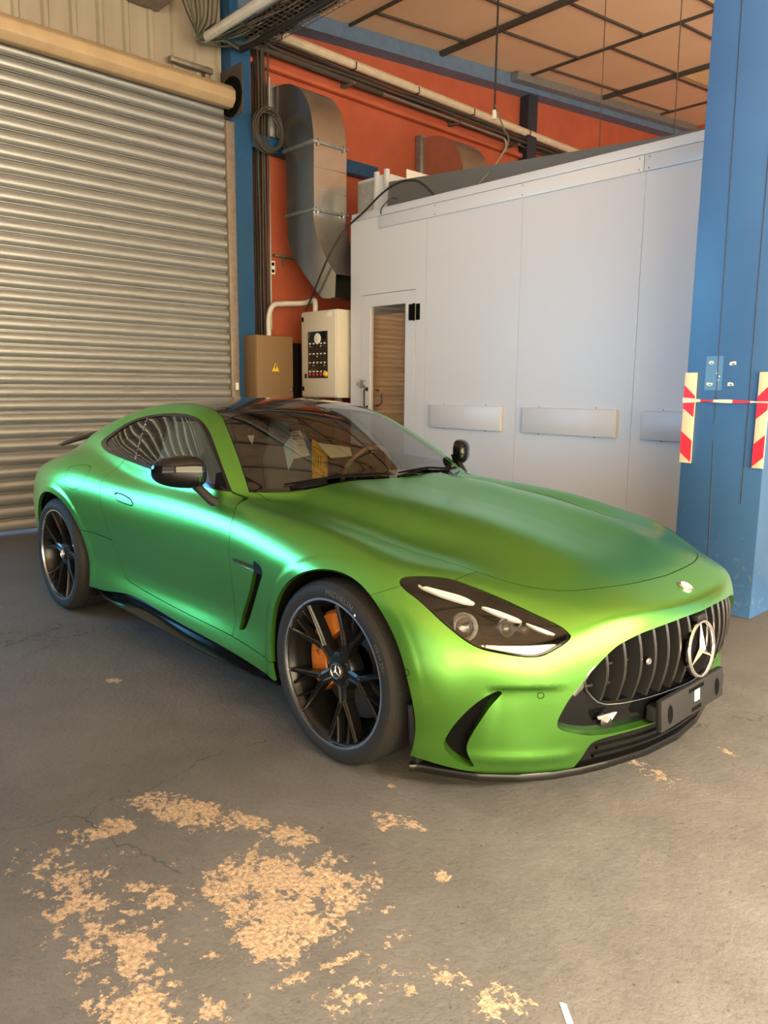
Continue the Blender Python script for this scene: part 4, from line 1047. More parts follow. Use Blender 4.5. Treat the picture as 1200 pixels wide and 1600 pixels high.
# ---------------------------------------------------------------- roller shutter
sh=empty('roller_shutter',(-5.55,0,0),'closed grey metal roller shutter with horizontal slats behind the green car','roller shutter')
def at0(o,p): o.parent=p; o.matrix_parent_inverse=Matrix.Translation(p.location).inverted(); return o
pitch=.1265; m=MB(); z=.028; v=[]; f=[]; prof=[]
while z<4.36:
    for k in range(9):
        t=k/8; prof.append((.026*math.sin(PI*t)**.6,z+t*(pitch-.026)))
    prof+=[(-.022,z+pitch-.025),(-.022,z+pitch-.018),(.004,z+pitch-.015),(.004,z+pitch-.010),(-.022,z+pitch-.007),(-.022,z+pitch-.001)]
    z+=pitch
y0,y1=-2.25,2.13; n=len(prof)
m.add([(-5.56+a,y0,b) for a,b in prof]+[(-5.56+a,y1,b) for a,b in prof],[(i,i+n,i+n+1,i+1) for i in range(n-1)])
at0(m.build('slat_curtain',M['slat'],angle=25,normals=False),sh)
at0(MB().box(-5.60,-5.50,2.10,2.205,0,4.27).build('guide_rail',M['rail'],bevel=.006),sh)
at0(MB().box(-5.60,-5.50,-2.32,-2.22,0,4.27).build('guide_rail',M['rail'],bevel=.006),sh)
m=MB(); a=[(-5.40+.118*math.cos(PI/8+PI/4*k),4.465+.118*math.sin(PI/8+PI/4*k)) for k in range(8)]
m.add([(x,-2.3,z) for x,z in a]+[(x,2.10,z) for x,z in a],[(k,(k+1)%8,(k+1)%8+8,k+8) for k in range(8)]+[tuple(range(7,-1,-1)),tuple(range(8,16))])
at0(m.build('roller_drum',M['roller'],bevel=.012,seg=2),sh)
at0(MB().box(-5.62,-5.20,2.115,2.13,4.28,4.78).build('end_plate',M['cablegrey'],bevel=.004),sh)
at0(MB().lathe([(.20,-.02),(.20,.012),(.165,.014),(.16,.004),(.06,.004),(.05,.03),(.0005,.03)],40,facing((-5.40,2.11,4.48),(0,-1,0))).build('bearing_ring',M['matte']),sh)
at0(MB().box(-5.499,-5.4975,2.145,2.185,1.38,1.46).build('white_label',M['paper'],smooth=False),sh)
for y,z in ((-.10,3.77),(.72,3.95),(1.42,4.02),(1.80,4.06)): pass
thing_mesh(MB().box(-5.66,-5.60,1.52,2.02,4.74,4.79).box(-5.75,-5.66,1.96,2.02,4.70,4.82),'wall_bracket',M['steel'],'short steel angle bracket on the corrugated sheet above the shutter drum','bracket',bevel=.004)
# ---------------------------------------------------------------- clad pillar
pl=empty('clad_pillar',(.087,2.4,0),'thick blue sheet metal clad pillar at the right with chipped paint','pillar')
M['pillar']=mat('pillar_blue',(.052,.148,.35),.38,noise=(1.4,.5,(.040,.116,.29)),bump=(5,.03))
def pillar_mat():
    m=M['pillar']; nt=m.node_tree; b=nt.nodes['Principled BSDF']; N=nt.nodes.new; L=nt.links.new
    tc=N('ShaderNodeTexCoord'); sx=N('ShaderNodeSeparateXYZ'); L(tc.outputs['Object'],sx.inputs[0])
    n=N('ShaderNodeTexNoise'); n.inputs['Scale'].default_value=26; n.inputs['Detail'].default_value=6; L(tc.outputs['Object'],n.inputs['Vector'])
    # scuffs: grey that grows towards the floor, painting in its satin reflection
    mr=N('ShaderNodeMapRange'); mr.inputs[1].default_value=1.1; mr.inputs[2].default_value=0; mr.inputs[3].default_value=-.14; mr.inputs[4].default_value=.06; L(sx.outputs[2],mr.inputs[0])
    ad=N('ShaderNodeMath'); L(n.outputs[0],ad.inputs[0]); L(mr.outputs[0],ad.inputs[1])
    r=N('ShaderNodeValToRGB'); r.color_ramp.elements[0].position=.60; r.color_ramp.elements[1].position=.78; L(ad.outputs[0],r.inputs[0])
    mx=N('ShaderNodeMix'); mx.data_type='RGBA'; L(r.outputs[0],mx.inputs[0]); src=b.inputs['Base Color'].links[0].from_socket; L(src,mx.inputs[6]); mx.inputs[7].default_value=(.16,.20,.22,1); L(mx.outputs[2],b.inputs['Base Color'])
pillar_mat()
PX0,PX1,PY0,PY1,PH=-.172,.344,2.147,2.66,5.62
at0(MB().box(PX0,PX1,PY0,PY1,0,PH).build('cladding',M['pillar'],bevel=.006),pl)
def seamline(pts,name='sheet_seam'):
    at0(MB().tube([(x,PY0-.0008,z) for x,z in pts],.0028,6).build(name,M['navy']),pl)
seamline([(-.03,PH),(.03,1.2)]); seamline([(.033,1.1),(.063,.10)]); seamline([(.226,1.9),(.232,.72)]); seamline([(.21,PH),(.225,1.9)])
# paint chips
for k,(px,pz,w,h) in enumerate(((-.020,1.586,.034,.026),(.115,1.578,.050,.030),(-.022,1.452,.040,.028),(.108,1.452,.050,.028),(.02,1.52,.012,.010),(.038,1.50,.010,.009),(.03,1.478,.014,.008))):
    rr=random.Random(k); q=[]
    for i in range(11):
        a=2*PI*i/11; r_=.5*(.6+.5*rr.random()); q.append((w*r_*math.cos(a),h*r_*math.sin(a)))
    at0(MB().prism(q,.0015,facing((px,PY0-.0002,pz),(0,-1,0))).build('paint_chip',M['chip'],smooth=False),pl)
    if k<4: at0(MB().prism([(x*.45+.003,y*.45-.003) for x,y in q],.0022,facing((px,PY0-.0002,pz),(0,-1,0))).build('chip_core',M['steel'],smooth=False),pl)
M['clear']=mat('old_tape_mark',(.10,.24,.46),.25)
at0(MB().box(-.052,.055,PY0-.0006,PY0+.001,1.415,1.625).build('tape_mark',M['clear'],smooth=False),pl)
def board(x0,x1,mir,label):
    e=empty('hazard_board',((x0+x1)/2,PY0-.012,.948),label,'warning board','striped boards on the blue pillar')
    at0(MB().box(x0,x1,PY0-.019,PY0-.001,.948,1.524).build('board',M['wood'],bevel=.002),e)
    for a,b_,c,d in ((.078,.224,.146,.282),(.372,.508,.431,.570)):
        l0,l1,r0,r1=(1.524-a,1.524-b_,1.524-c,1.524-d)
        if mir: l0,l1,r0,r1=r0,r1,l0,l1
        v=[(x0,PY0-.0195,l0),(x1,PY0-.0195,r0),(x1,PY0-.0195,r1),(x0,PY0-.0195,l1)]; v+=[(x,y+.002,z) for x,y,z in v]
        at0(MB().add(v,[(0,1,2,3),(4,7,6,5),(0,4,5,1),(1,5,6,2),(2,6,7,3),(3,7,4,0)]).build('red_stripe',M['red'],smooth=False),e)
board(-.174,-.100,False,'red and white striped board on the left edge of the blue pillar')
board(.283,.347,True,'red and white striped board on the right corner of the blue pillar')
bt=empty('barrier_tape',(.08,PY0-.03,1.35),'twisted red and white barrier tape stretched across the blue pillar','barrier tape')
n=40; v=[];f=[]
for i in range(n+1):
    t=i/n; x=-.178+.53*t; w=.013*(1-t)**.8*abs(math.cos(2.1*t*PI*.8))+.004; v+=[(x,PY0-.022-.004*math.sin(9*t),1.350-.004*t+w),(x,PY0-.024,1.350-.004*t-w)]
for i in range(n): f.append((2*i,2*i+1,2*i+3,2*i+2))
at0(MB().add(v,f).build('tape_strip',M['tapeband'],normals=False),bt)
for a,b_ in ((.22,.38),(.60,.80)):
    vv=[(x,y-.0015,z) for k,(x,y,z) in enumerate(v) if a<=(k//2)/n<=b_]
    at0(MB().add(vv,[(2*i,2*i+1,2*i+3,2*i+2) for i in range(len(vv)//2-1)]).build('red_band',M['red'],normals=False),bt)
# ---------------------------------------------------------------- spray booth
bo=empty('spray_booth',(-1.6,3.0,0),'large white panelled spray booth behind the car','spray booth')
PXs=[-4.469,-3.318,-2.163,-1.009,.146,1.30]; T=3.22
DX0,DX1,DZ=-4.275,-3.465,2.40
for i in range(5):
    a,b_=PXs[i]+.0012,PXs[i+1]-.0012
    m=MB()
    if i==0: m.box(a,DX0-.006,3.0,3.06,0,T); m.box(DX1+.006,b_,3.0,3.06,0,T); m.box(DX0-.006,DX1+.006,3.0,3.06,DZ+.006,T)
    else: m.box(a,b_,3.0,3.06,0,T)
    at0(m.build('wall_panel',M['booth'],bevel=.0015 if i else 0,smooth=False),bo)
at0(MB().box(-4.469,-4.41,3.06,6.6,0,T).build('end_wall',M['booth'],smooth=False),bo)
at0(MB().box(1.24,1.30,3.06,6.6,0,T).build('end_wall',M['booth'],smooth=False),bo)
at0(MB().box(-4.469,1.30,3.06,6.6,T-.06,T).build('roof_panel',M['booth'],smooth=False),bo)
at0(MB().box(-4.40,-3.33,3.10,3.11,.0,2.20).build('masking_paper',M['kraft'],smooth=False),bo)
at0(MB().box(-4.40,1.2,3.9,3.95,.0,T-.08).build('inner_wall',M['booth'],smooth=False),bo)
at0(MB().box(-4.44,1.30,2.985,3.10,T-.03,T+.045).build('cap_trim',M['boothtrim'],bevel=.006),bo)
at0(MB().box(-4.0,-1.024,2.982,3.0,3.065,3.185).build('trim_band',M['boothtrim'],bevel=.004),bo)
at0(MB().box(-1.020,1.30,2.982,3.0,3.065,3.185).build('trim_band',M['boothtrim'],bevel=.004),bo)
for x,z in ((-1.06,3.085),(-1.06,3.165),(-.98,3.085),(-.98,3.165),(-2.16,3.085),(-2.16,3.165),(-3.2,3.085),(-3.2,3.165)):
    at0(MB().lathe([(.007,0),(.006,.003),(.0005,.004)],12,facing((x,2.982,z),(0,-1,0))).build('rivet',M['zinc']),bo)
dr=at0(MB().box(DX0,-4.14,2.995,3.045,.02,DZ).box(-3.60,DX1,2.995,3.045,.02,DZ).box(-4.14,-3.60,2.995,3.045,2.275,DZ).box(-4.14,-3.60,2.995,3.045,.02,.25).build('door',M['booth'],smooth=False),bo)
def sub(o,p): o.parent=p; o.matrix_parent_inverse=p.matrix_world.inverted(); return o
bpy.context.view_layer.update()
sub(MB().box(-4.145,-3.595,3.015,3.022,.245,2.28).build('door_glass',M['boothglass'],smooth=False),dr)
def handle(x,z0,z1,y=2.995):
    return MB().tube([(x,y,z0),(x,y-.028,z0),(x,y-.042,z0+.016),(x,y-.042,z1-.016),(x,y-.028,z1),(x,y,z1)],.009,10).box(x-.016,x+.016,y-.004,y,z0-.02,z0+.02).box(x-.016,x+.016,y-.004,y,z1-.02,z1+.02)
sub(handle(-4.185,1.20,1.40).build('handle',M['black']),dr)
sub(MB().tube([(-4.10,3.045,1.22),(-4.10,3.085,1.22),(-4.06,3.10,1.25),(-4.06,3.10,1.36),(-4.10,3.085,1.39),(-4.10,3.045,1.39)],.009,10).build('inner_handle',M['black']),dr)
sub(MB().box(-4.29,-4.21,2.975,2.995,1.415,1.50).box(-4.36,-4.28,2.985,2.999,1.445,1.475).build('latch',M['chromed'],bevel=.004),dr)
for z in (2.18,.5):
    h=MB().box(-3.545,-3.485,2.984,2.996,z-.08,z+.08).box(-3.445,-3.395,2.988,2.999,z-.08,z+.08)
    h.tube([(-3.468,2.982,z-.085),(-3.468,2.982,z+.085)],.014,10)
    sub(h.build('hinge',M['matte'],bevel=.003),dr)
for x0,x1 in ((-3.20,-2.305),(-2.06,-1.135),(-.90,.02)):
    c=at0(MB().box(x0,x1,2.962,3.0,1.025,1.250).build('vent_cover',M['booth'],bevel=.003),bo)
    bpy.context.view_layer.update()
    for x in (x0+.16,x1-.2):
        for z in (1.018,1.262): sub(MB().lathe([(.008,0),(.007,.004),(.0005,.005)],10,facing((x,2.998,z),(0,-1,0))).build('fixing_screw',M['zinc']),c)
    sub(MB().box(x0+.03,x1+.02,2.996,3.0,1.252,1.275).build('vent_flange',M['booth'],smooth=False),c)
# kraft sheet inside the glass (masking paper on the inner wall), a pale batten
at0(MB().box(-4.10,-3.4,3.085,3.098,1.36,1.40).build('paper_fold',M['kraft'],smooth=False),bo)
# plenum and fan box on the roof
m=MB(); q=[(-4.12,T-.003),(1.28,T-.003),(1.28,3.27),(-.97,3.355),(-4.08,3.58)]
m.add([(x,3.2,z) for x,z in q]+[(x,3.24,z) for x,z in q],[tuple(range(5)),tuple(range(9,4,-1))]+[(i,(i+1)%5,(i+1)%5+5,i+5) for i in range(5)])
thing_mesh(m,'plenum_sheet',M['plenum'],'dark grey sloping sheet metal upstand on top of the white booth','sheet',smooth=False)
ah=empty('air_handling_unit',(-4.5,3.8,3.22),'white fan housing standing on the far corner of the booth roof','fan unit')
at0(MB().box(-4.78,-4.28,3.37,4.2,3.222,3.74).build('housing',M['boothtrim'],bevel=.01),ah)
at0(MB().box(-4.76,-4.47,3.36,3.37,3.24,3.70).build('side_panel',M['zinc'],smooth=False),ah)
for x,y in ((-4.29,3.365),(-4.29,4.19),(-4.45,3.365)): at0(MB().box(x-.025,x+.025,y-.025,y+.025,3.222,3.78).build('corner_post',M['boothtrim'],bevel=.006),ah)
at0(MB().box(-4.28,-4.262,3.65,4.05,3.70,3.83).build('top_flange',M['white'],bevel=.004),ah)
# ---------------------------------------------------------------- ducts
def duct(dy,name,label,yw=.47):
    e=empty(name,(-5.6,dy+2.8,4.6),label,'air duct')
    out=smooth_curve([(-5.65,4.80),(-5.50,4.80),(-5.26,4.75),(-5.06,4.62),(-4.92,4.41),(-4.86,4.1),(-4.86,3.81),(-4.86,3.40),(-4.87,3.27),(-4.79,3.03),(-4.62,2.78),(-4.53,2.68),(-4.482,2.63)],n=5,closed=False)
    inn=smooth_curve([(-5.65,4.32),(-5.60,4.30),(-5.49,4.22),(-5.41,4.08),(-5.37,3.91),(-5.365,3.6),(-5.362,3.3),(-5.36,3.14),(-5.29,2.95),(-5.11,2.75),(-4.90,2.55),(-4.72,2.40),(-4.50,2.39)],n=5,closed=False)
    k=len(out); m=MB(); v=[]
    for y in (2.8+dy,2.8+yw+dy):
        v+=[(x,y,z) for x,z in out]+[(x,y,z) for x,z in inn]
    f=[]
    for i in range(k-1):
        f+=[(i,i+1,k+i+1,k+i),(2*k+i,3*k+i,3*k+i+1,2*k+i+1),(i,2*k+i,2*k+i+1,i+1),(k+i,k+i+1,3*k+i+1,3*k+i)]
    f+=[(0,k,3*k,2*k)]
    at0(m.add(v,f).build('duct_body',M['galv'],angle=30),e)
    def fl(z,x0,x1,h=.03): at0(MB().box(x0-.022,x1+.022,2.8+dy-.022,2.8+yw+dy+.022,z-h/2,z+h/2).build('flange',M['zinc'],bevel=.003),e)
    fl(4.07,-5.40,-4.86); fl(3.36,-5.36,-4.86)
    at0(MB().box(-5.738,-5.63,2.8+dy-.03,2.8+yw+dy+.03,4.28,4.85).build('wall_flange',M['zinc'],bevel=.004),e)
    for z in (3.82,3.58): at0(MB().box(-4.865,-4.853,2.8+dy,2.8+yw+dy,z-.006,z+.006).build('stiffener',M['galv'],bevel=.002),e)
    for z in (4.07,3.36):
        for y in (2.85+dy,2.8+yw-.05+dy): at0(MB().box(-4.845,-4.825,y-.012,y+.012,z-.035,z+.035).build('flange_clamp',M['chromed'],bevel=.003),e)
    return e
d0=duct(0,'air_duct','tall galvanised S shaped duct on the orange wall beside the shutter')
duct(2.50,'air_duct','galvanised duct bend on the orange wall rising behind the booth roof',.56)
# ---------------------------------------------------------------- cabinets
cb=empty('control_cabinet',(-4.86,2.98,1.25),'pale grey control cabinet with black button panel beside the booth door','control cabinet')
at0(MB().box(-5.18,-4.545,2.87,3.11,1.30,2.275).build('body',M['cab'],bevel=.006),cb)
cd=at0(MB().box(-5.172,-4.555,2.85,2.869,1.315,2.262).build('door',M['cab'],bevel=.004),cb)
bpy.context.view_layer.update()
def onface(x,z,w,h,name,mt,par,y=2.85,t=.003,bev=0): return sub(MB().box(x-w/2,x+w/2,y-t,y,z-h/2,z+h/2).build(name,mt,bevel=bev,smooth=False),par)
bp=at0(MB().box(-5.045,-4.69,2.844,2.850,1.52,2.045).build('button_panel',M['gloss'],smooth=False),cb)
bpy.context.view_layer.update()
sub(MB().lathe([(.058,0),(.058,.006),(.052,.008),(.0005,.008)],28,facing((-4.865,2.844,1.965),(0,-1,0))).build('gauge',M['white']),bp)
for i in range(5):
    for j,z in enumerate((1.885,1.77,1.67,1.57)):
        x=-5.005+.067*i
        sub(MB().box(x-.016,x+.016,2.842,2.8445,z+.018,z+.032).build('button_label',M['white'],smooth=False),bp)
        sub(MB().lathe([(.013,0),(.013,.008),(.009,.012),(.0005,.012)],14,facing((x,2.844,z-.008),(0,-1,0))).build('button',M['red'] if j==3 else (M['black'] if (i+j)%3 else M['chromed']),None),bp)
sub(MB().lathe([(.032,0),(.032,.006),(.020,.010),(.018,.03),(.0005,.032)],18,facing((-4.712,2.843,1.565),(0,-1,0))).build('rotary_switch',M['yellow']),bp)
for z in (2.19,1.40): onface(-5.145,z,.03,.05,'door_lock',M['matte'],cd,t=.006)
onface(-4.66,2.225,.085,.05,'rating_label',M['paper'],cd)
onface(-5.09,1.545,.03,.05,'key_switch',M['black'],cd,t=.012)
at0(MB().box(-5.10,-5.04,2.95,3.01,0,1.30).box(-4.69,-4.63,2.95,3.01,0,1.30).build('stand',M['steel'],smooth=False),cb)
bc=empty('electrical_cabinet',(-5.45,2.6,0),'brown metal electrical cabinet with a yellow warning triangle in the corner','electrical cabinet')
at0(MB().box(-5.575,-5.315,2.30,2.82,.06,2.0).box(-5.55,-5.33,2.33,2.79,0,.06).build('body',M['brown'],bevel=.006),bc)
bd=at0(MB().box(-5.314,-5.300,2.305,2.815,.08,1.99).build('door',M['brown'],bevel=.003),bc)
at0(MB().box(-5.575,-5.31,2.825,2.95,.0,1.93).build('cable_trunk',M['matte'],smooth=False),bc)
bpy.context.view_layer.update()
T4=facing((-5.2995,2.565,1.64),(1,0,0))
sub(MB().prism([(-.052,-.045),(.052,-.045),(0,.05)],.0012,T4).build('warning_triangle',M['yellow'],smooth=False),bd)
sub(MB().prism([(-.004,.03),(.012,.03),(.004,.006),(.014,.006),(-.006,-.03),(-.002,-.004),(-.012,-.004)],.002,T4).build('lightning_symbol',M['ink'],smooth=False),bd)
sub(MB().box(-5.302,-5.285,2.775,2.80,1.36,1.42).build('door_latch',M['chromed'],bevel=.003),bd)
# ---------------------------------------------------------------- pipes and cables
def pipe(name,pts,r,mt,label,cat='pipe',group=None,n=10): return thing_mesh(MB().tube(pts,r,n),name,M[mt],label,cat,group)
def arc_pts(P,n=6):
    return [tuple(p) for p in smooth3(P,n)]
def smooth3(P,n=6):
    P=[Vector(p) for p in P]; out=[]
    for i in range(len(P)-1):
        p0,p1,p2,p3=P[max(i-1,0)],P[i],P[i+1],P[min(i+2,len(P)-1)]
        for k in range(n):
            t=k/n; out.append(.5*((2*p1)+(p2-p0)*t+(2*p0-5*p1+4*p2-p3)*t*t+(3*p1-p0-3*p2+p3)*t**3))
    out.append(P[-1]); return out
cp=pipe('wall_pipe',[(-5.62,2.35,5.39),(-5.62,9.6,5.385)],.055,'cream','long cream plastic pipe running along the top of the orange wall')
for y in (2.9,4.03,5.15,6.3,7.65): o=MB().tube([(-5.70,y,5.33),(-5.56,y,5.33),(-5.555,y,5.39),(-5.62,y,5.452),(-5.69,y,5.44)],.008,6).build('pipe_clip',M['black']); o.parent=cp
rnd=random.Random(2)
for i in range(7):
    z0=5.31-.022*i; x=-5.60-.02*(i%3)
    P=[(x,2.5+.05*i,z0-.02*rnd.random())]+[(x+.01*rnd.uniform(-1,1),y,z0-.03*rnd.random()) for y in np.linspace(3.2,8.8,9)]
    pipe('wall_cable',arc_pts(P,4),.011+.006*(i%2),'cable' if i%3 else 'cablegrey','one of the dark cables bundled under the cream pipe on the orange wall','cable','cables bundled under the cream pipe',8)
pipe('steel_conduit',[(-5.60,2.5,5.17),(-5.60,4.5,5.165)],.034,'cablegrey','thick dark conduit below the cream pipe near the corner')
pipe('steel_conduit',[(-5.60,4.5,5.165),(-5.60,7.02,5.17),(-5.60,7.08,5.14),(-5.60,7.09,4.98)],.026,'tray','grey conduit below the cream pipe ending in a downward elbow')
for y,l in ((3.95,'rusty cable bracket on the orange wall above the tall duct'),(5.95,'rusty cable bracket on the orange wall near the second duct'),(7.3,'rusty cable bracket on the orange wall beside the navy column')):
    thing_mesh(MB().box(-5.75,-5.50,y-.02,y+.02,5.115,5.145).box(-5.75,-5.72,y-.02,y+.02,5.03,5.30),'cable_bracket',M['steel'],l,'bracket',bevel=.004)
# vertical bundle
for i in range(13):
    y=2.555+.0135*i; x=-5.66+.035*(i%3)
    P=[(x+.03*rnd.uniform(-1,1),y+.03*rnd.uniform(-1,1),5.2-.05*(i%2)),(x,y+.01,4.7),(x+.008*rnd.uniform(-1,1),y+.012*rnd.uniform(-1,1),4.0),(x,y,3.2),(x+.01*rnd.uniform(-1,1),y+.01*rnd.uniform(-1,1),2.6),(x,y,2.0)]
    pipe('wall_cable',arc_pts(P,4),.011,('cable','cable','cablegrey')[i%3],'one of the dark cables running down the corner into the brown cabinet','cable','cables running down the corner',6)
pipe('wall_cable',arc_pts([(-5.60,2.745,4.9),(-5.62,2.74,4.2),(-5.62,2.74,3.0),(-5.61,2.735,2.1)]),.010,'wirewhite','pale cable down the right edge of the dark cable bundle','cable')
m=MB()
for k in range(7):
    R=.185+.012*rnd.uniform(-1,1); c=(-5.46+.012*k,2.60+.015*rnd.uniform(-1,1),4.25+.02*rnd.uniform(-1,1)); ph=rnd.random()*6
    m.tube([(c[0]+.02*math.sin(a*2+ph),c[1]+R*math.cos(a),c[2]+R*1.15*math.sin(a)) for a in np.linspace(0,2*PI,33)],.009,6,caps=False)
m.tube([(-5.47,2.60,4.46),(-5.52,2.66,4.62),(-5.60,2.68,4.75)],.009,6)
thing_mesh(m,'cable_coil',M['cablegrey'],'coil of grey cable hanging on the corner bundle beside the blue column','cable coil')
so=empty('wall_socket',(-5.74,2.83,2.83),'small white double socket on the orange wall','socket')
at0(MB().box(-5.75,-5.70,2.795,2.865,2.75,2.91).build('housing',M['white'],bevel=.006),so)
for z in (2.79,2.87): at0(MB().lathe([(.02,0),(.02,.004),(.0005,.002)],14,facing((-5.699,2.83,z),(1,0,0))).build('socket_face',M['matte']),so)
m=MB().box(-5.75,-5.70,2.86,3.20,2.965,2.995).box(-5.75,-5.72,3.00,3.02,2.87,2.97)
thing_mesh(m,'perforated_rail',M['steel'],'short perforated steel rail on the orange wall beside the duct','bracket',bevel=.003)
pipe('white_conduit',arc_pts([(-5.42,2.56,2.0),(-5.42,2.565,2.22),(-5.41,2.62,2.35),(-5.40,2.75,2.38),(-5.30,2.98,2.40),(-5.12,2.99,2.42),(-5.09,2.99,2.38),(-5.09,2.99,2.27)],5),.030,'pvcwhite','white conduit bending from the brown cabinet to the control cabinet')
pipe('black_cable',arc_pts([(-5.02,2.80,2.285),(-4.84,2.76,2.44),(-4.70,2.75,2.62),(-4.52,2.76,2.86),(-4.45,2.90,3.10),(-4.2,2.955,3.26),(-3.92,2.96,3.40),(-3.70,2.97,3.46),(-3.50,2.985,3.45),(-3.36,2.99,3.38),(-3.27,3.03,3.285)],6),.011,'cable','black cable arching from the control cabinet over the booth edge','cable')
pipe('thin_cable',arc_pts([(-3.97,2.985,3.20),(-3.95,2.975,3.26),(-3.86,3.02,3.34),(-3.80,3.06,3.34)],5),.006,'cable','thin short wire looping over the booth edge near the far end','cable')
pipe('hanging_cable',arc_pts([(-2.87,3.45,5.72),(-2.865,3.44,5.0),(-2.86,3.43,4.4),(-2.86,3.43,4.05)],5),.010,'cable','dark cable hanging straight down from the ceiling above the booth','cable')
pipe('hanging_cable',arc_pts([(-2.86,3.43,4.10),(-2.72,3.40,3.85),(-2.62,3.35,3.70),(-2.70,3.25,3.48),(-2.77,3.10,3.30),(-2.74,3.05,3.26)],6),.008,'steel','rusty wire loop curling from the hanging cable down to the booth top','cable')
thing_mesh(MB().tube([(-2.86,3.43,4.05),(-2.86,3.43,3.97)],.022,10),'cable_plug',M['tapeband'],'small pale connector at the end of the hanging ceiling cable','connector')
for x,y,l in ((-1.82,3.6,'thin suspension wire hanging from the ceiling midway between dark cable and blue pillar'),(-1.13,3.6,'thin suspension wire hanging from the ceiling nearest the blue pillar')):
    pipe('hanging_wire',[(x,y,cz(y)-.02),(x+.02,y,3.4)],.004,'cablegrey',l,'wire',None,6)
# overhead services in the corner
for dy,dz,l in ((0,0,'lower white plastic pipe of the pair under the ceiling corner'),(.085,.075,'upper white plastic pipe of the pair under the ceiling corner')):
    pipe('white_pipe',[(-5.45,1.84+dy,5.0+dz),(-2.4,1.84+dy,5.0+dz)],.048,'pvcwhite',l)
pipe('black_conduit',arc_pts([(-5.40,1.90,5.12),(-5.42,2.08,5.03),(-5.36,2.22,4.965)],5)+[(-5.2,2.235,4.965),(-2.4,2.235,4.985)],.030,'black','black conduit with an elbow under the ceiling corner')
ty=empty('cable_tray',(-4,2.3,5.1),'wire mesh cable tray loaded with cables high in the corner','cable tray')
m=MB(); y0,y1,zt=2.22,2.66,5.16
for k in range(9): m.tube([(-5.6,y0+(y1-y0)*k/8,zt),(-2.6,y0+(y1-y0)*k/8,zt)],.004,5)
x=-5.6
while x<-2.6: m.tube([(x,y0,zt+.09),(x,y0,zt),(x,y1,zt),(x,y1,zt+.09)],.004,5); x+=.09
for z in (.05,.09):
    for y in (y0,y1): m.tube([(-5.6,y,zt+z),(-2.6,y,zt+z)],.004,5)
at0(m.build('tray_mesh',M['tray']),ty)
for i in range(26):
    y=y0+.02+(y1-y0-.04)*rnd.random(); z=zt+.015+.10*rnd.random(); c=('cable','cablegrey','wirewhite')[i%5//2 if i%5<5 else 0]
    P=[(-5.6+3.0*t,y+.05*math.sin(7*t+i),z+.03*math.sin(11*t+2*i)) for t in np.linspace(0,1,8)]
    thing_mesh(MB().tube(arc_pts(P,3),.008+.006*rnd.random(),6),'tray_cable',M[c],'one of the tangled cables lying in the mesh tray high in the corner','cable','cables lying in the mesh tray')
M['greenwire']=mat('green_earth_wire',(.05,.07,.035),.5)
for i in range(9):
    P=[(-5.35+.05*rnd.random(),1.45+.12*i*.5,5.45),(-5.40,1.60+.04*i,5.15+.05*rnd.uniform(-1,1)),(-5.42,1.75+.03*rnd.uniform(-1,1),4.96+.05*rnd.uniform(-1,1)),(-5.40,1.86+.05*i,5.06+.05*rnd.uniform(-1,1)),(-5.30,2.15+.04*i,5.20)]
    pipe('loose_cable',arc_pts(P,5),.009,('cable','cablegrey','greenwire')[i%3],'one of the loose cables drooping at the end of the white pipes','cable','loose cables drooping in the corner',6)
thing_mesh(MB().box(-5.7,-5.3,.55,1.45,5.20,5.36),'cable_trunking',M['steel'],'dark steel trunking box on the sheet wall at the top left','trunking',bevel=.01)
# loose strip of tape on the floor
thing_mesh(MB().add([(1.250,-1.290,.0005),(1.264,-1.283,.0005),(1.345,-1.352,.0005),(1.333,-1.362,.0005),(1.250,-1.290,.0016),(1.264,-1.283,.0016),(1.345,-1.352,.0016),(1.333,-1.362,.0016)],[(0,3,2,1),(4,5,6,7),(0,1,5,4),(1,2,6,5),(2,3,7,6),(3,0,4,7)]),'tape_strip',M['tapeband'],'short white strip of tape lying on the bare floor in front','tape',smooth=False)
# ---------------------------------------------------------------- papers behind the windshield
def sheet(P,off,name,mt,label,cat,corner=None):
    P=np.array(P,float); N_=gradN(P); Q=P-N_*off
    n=Vector(np.cross(Q[1]-Q[0],Q[-1]-Q[0])).normalized()
    if n.x<0: n=-n
    m=MB(); k=len(Q); m.add([tuple(q) for q in Q]+[tuple(Vector(q)-n*.0015) for q in Q],[tuple(range(k)),tuple(range(2*k-1,k-1,-1))]+[(i,(i+1)%k,(i+1)%k+k,i+k) for i in range(k)])
    c=Vector(Q.mean(0)); o=m.build(name,M[mt],None,smooth=False,loc=c); tag(o,label,cat)
    return o,Q,n,c
def write(o,Q,n,c,body,u,v,size,mt='ink'):
    """text on the sheet: u,v in 0..1 along Q0->Q1 and Q0->Q3"""
    ex=Vector(Q[1]-Q[0]).normalized(); ey=n.cross(ex).normalized()
    down=Vector(Q[-1]-Q[0])
    if ey.dot(down)>0: ey=-ey
    p=Vector(Q[0])+Vector(Q[1]-Q[0])*u+down*v
    Mx=Matrix(((ex.x,ey.x,n.x,p.x),(ex.y,ey.y,n.y,p.y),(ex.z,ey.z,n.z,p.z),(0,0,0,1)))
    v0,f0=text_mb(body,size,Mx,.0003)
    v0=[q+n*.006-c for q in v0]
    w=MB().add(v0,f0).build('printed_text',M[mt],o,smooth=False,normals=False)
A_=sheet(C3['pA'],.035,'paper_label','paper','white number sheet behind the windshield beside the blue film','paper')
for i,t in enumerate(('8459','0008','05114')): write(*A_,t,.12,.13+.12*i,.026)
write(*A_,'A4',.55,.62,.022)
B_=sheet(C3['pB'],.03,'protective_sheet','bluefilm','pale blue folded film hanging beside the white number sheet','film')
Y_=sheet(C3['pY'],.05,'warning_card','yellow','tall yellow card with black triangle behind the windshield','card')
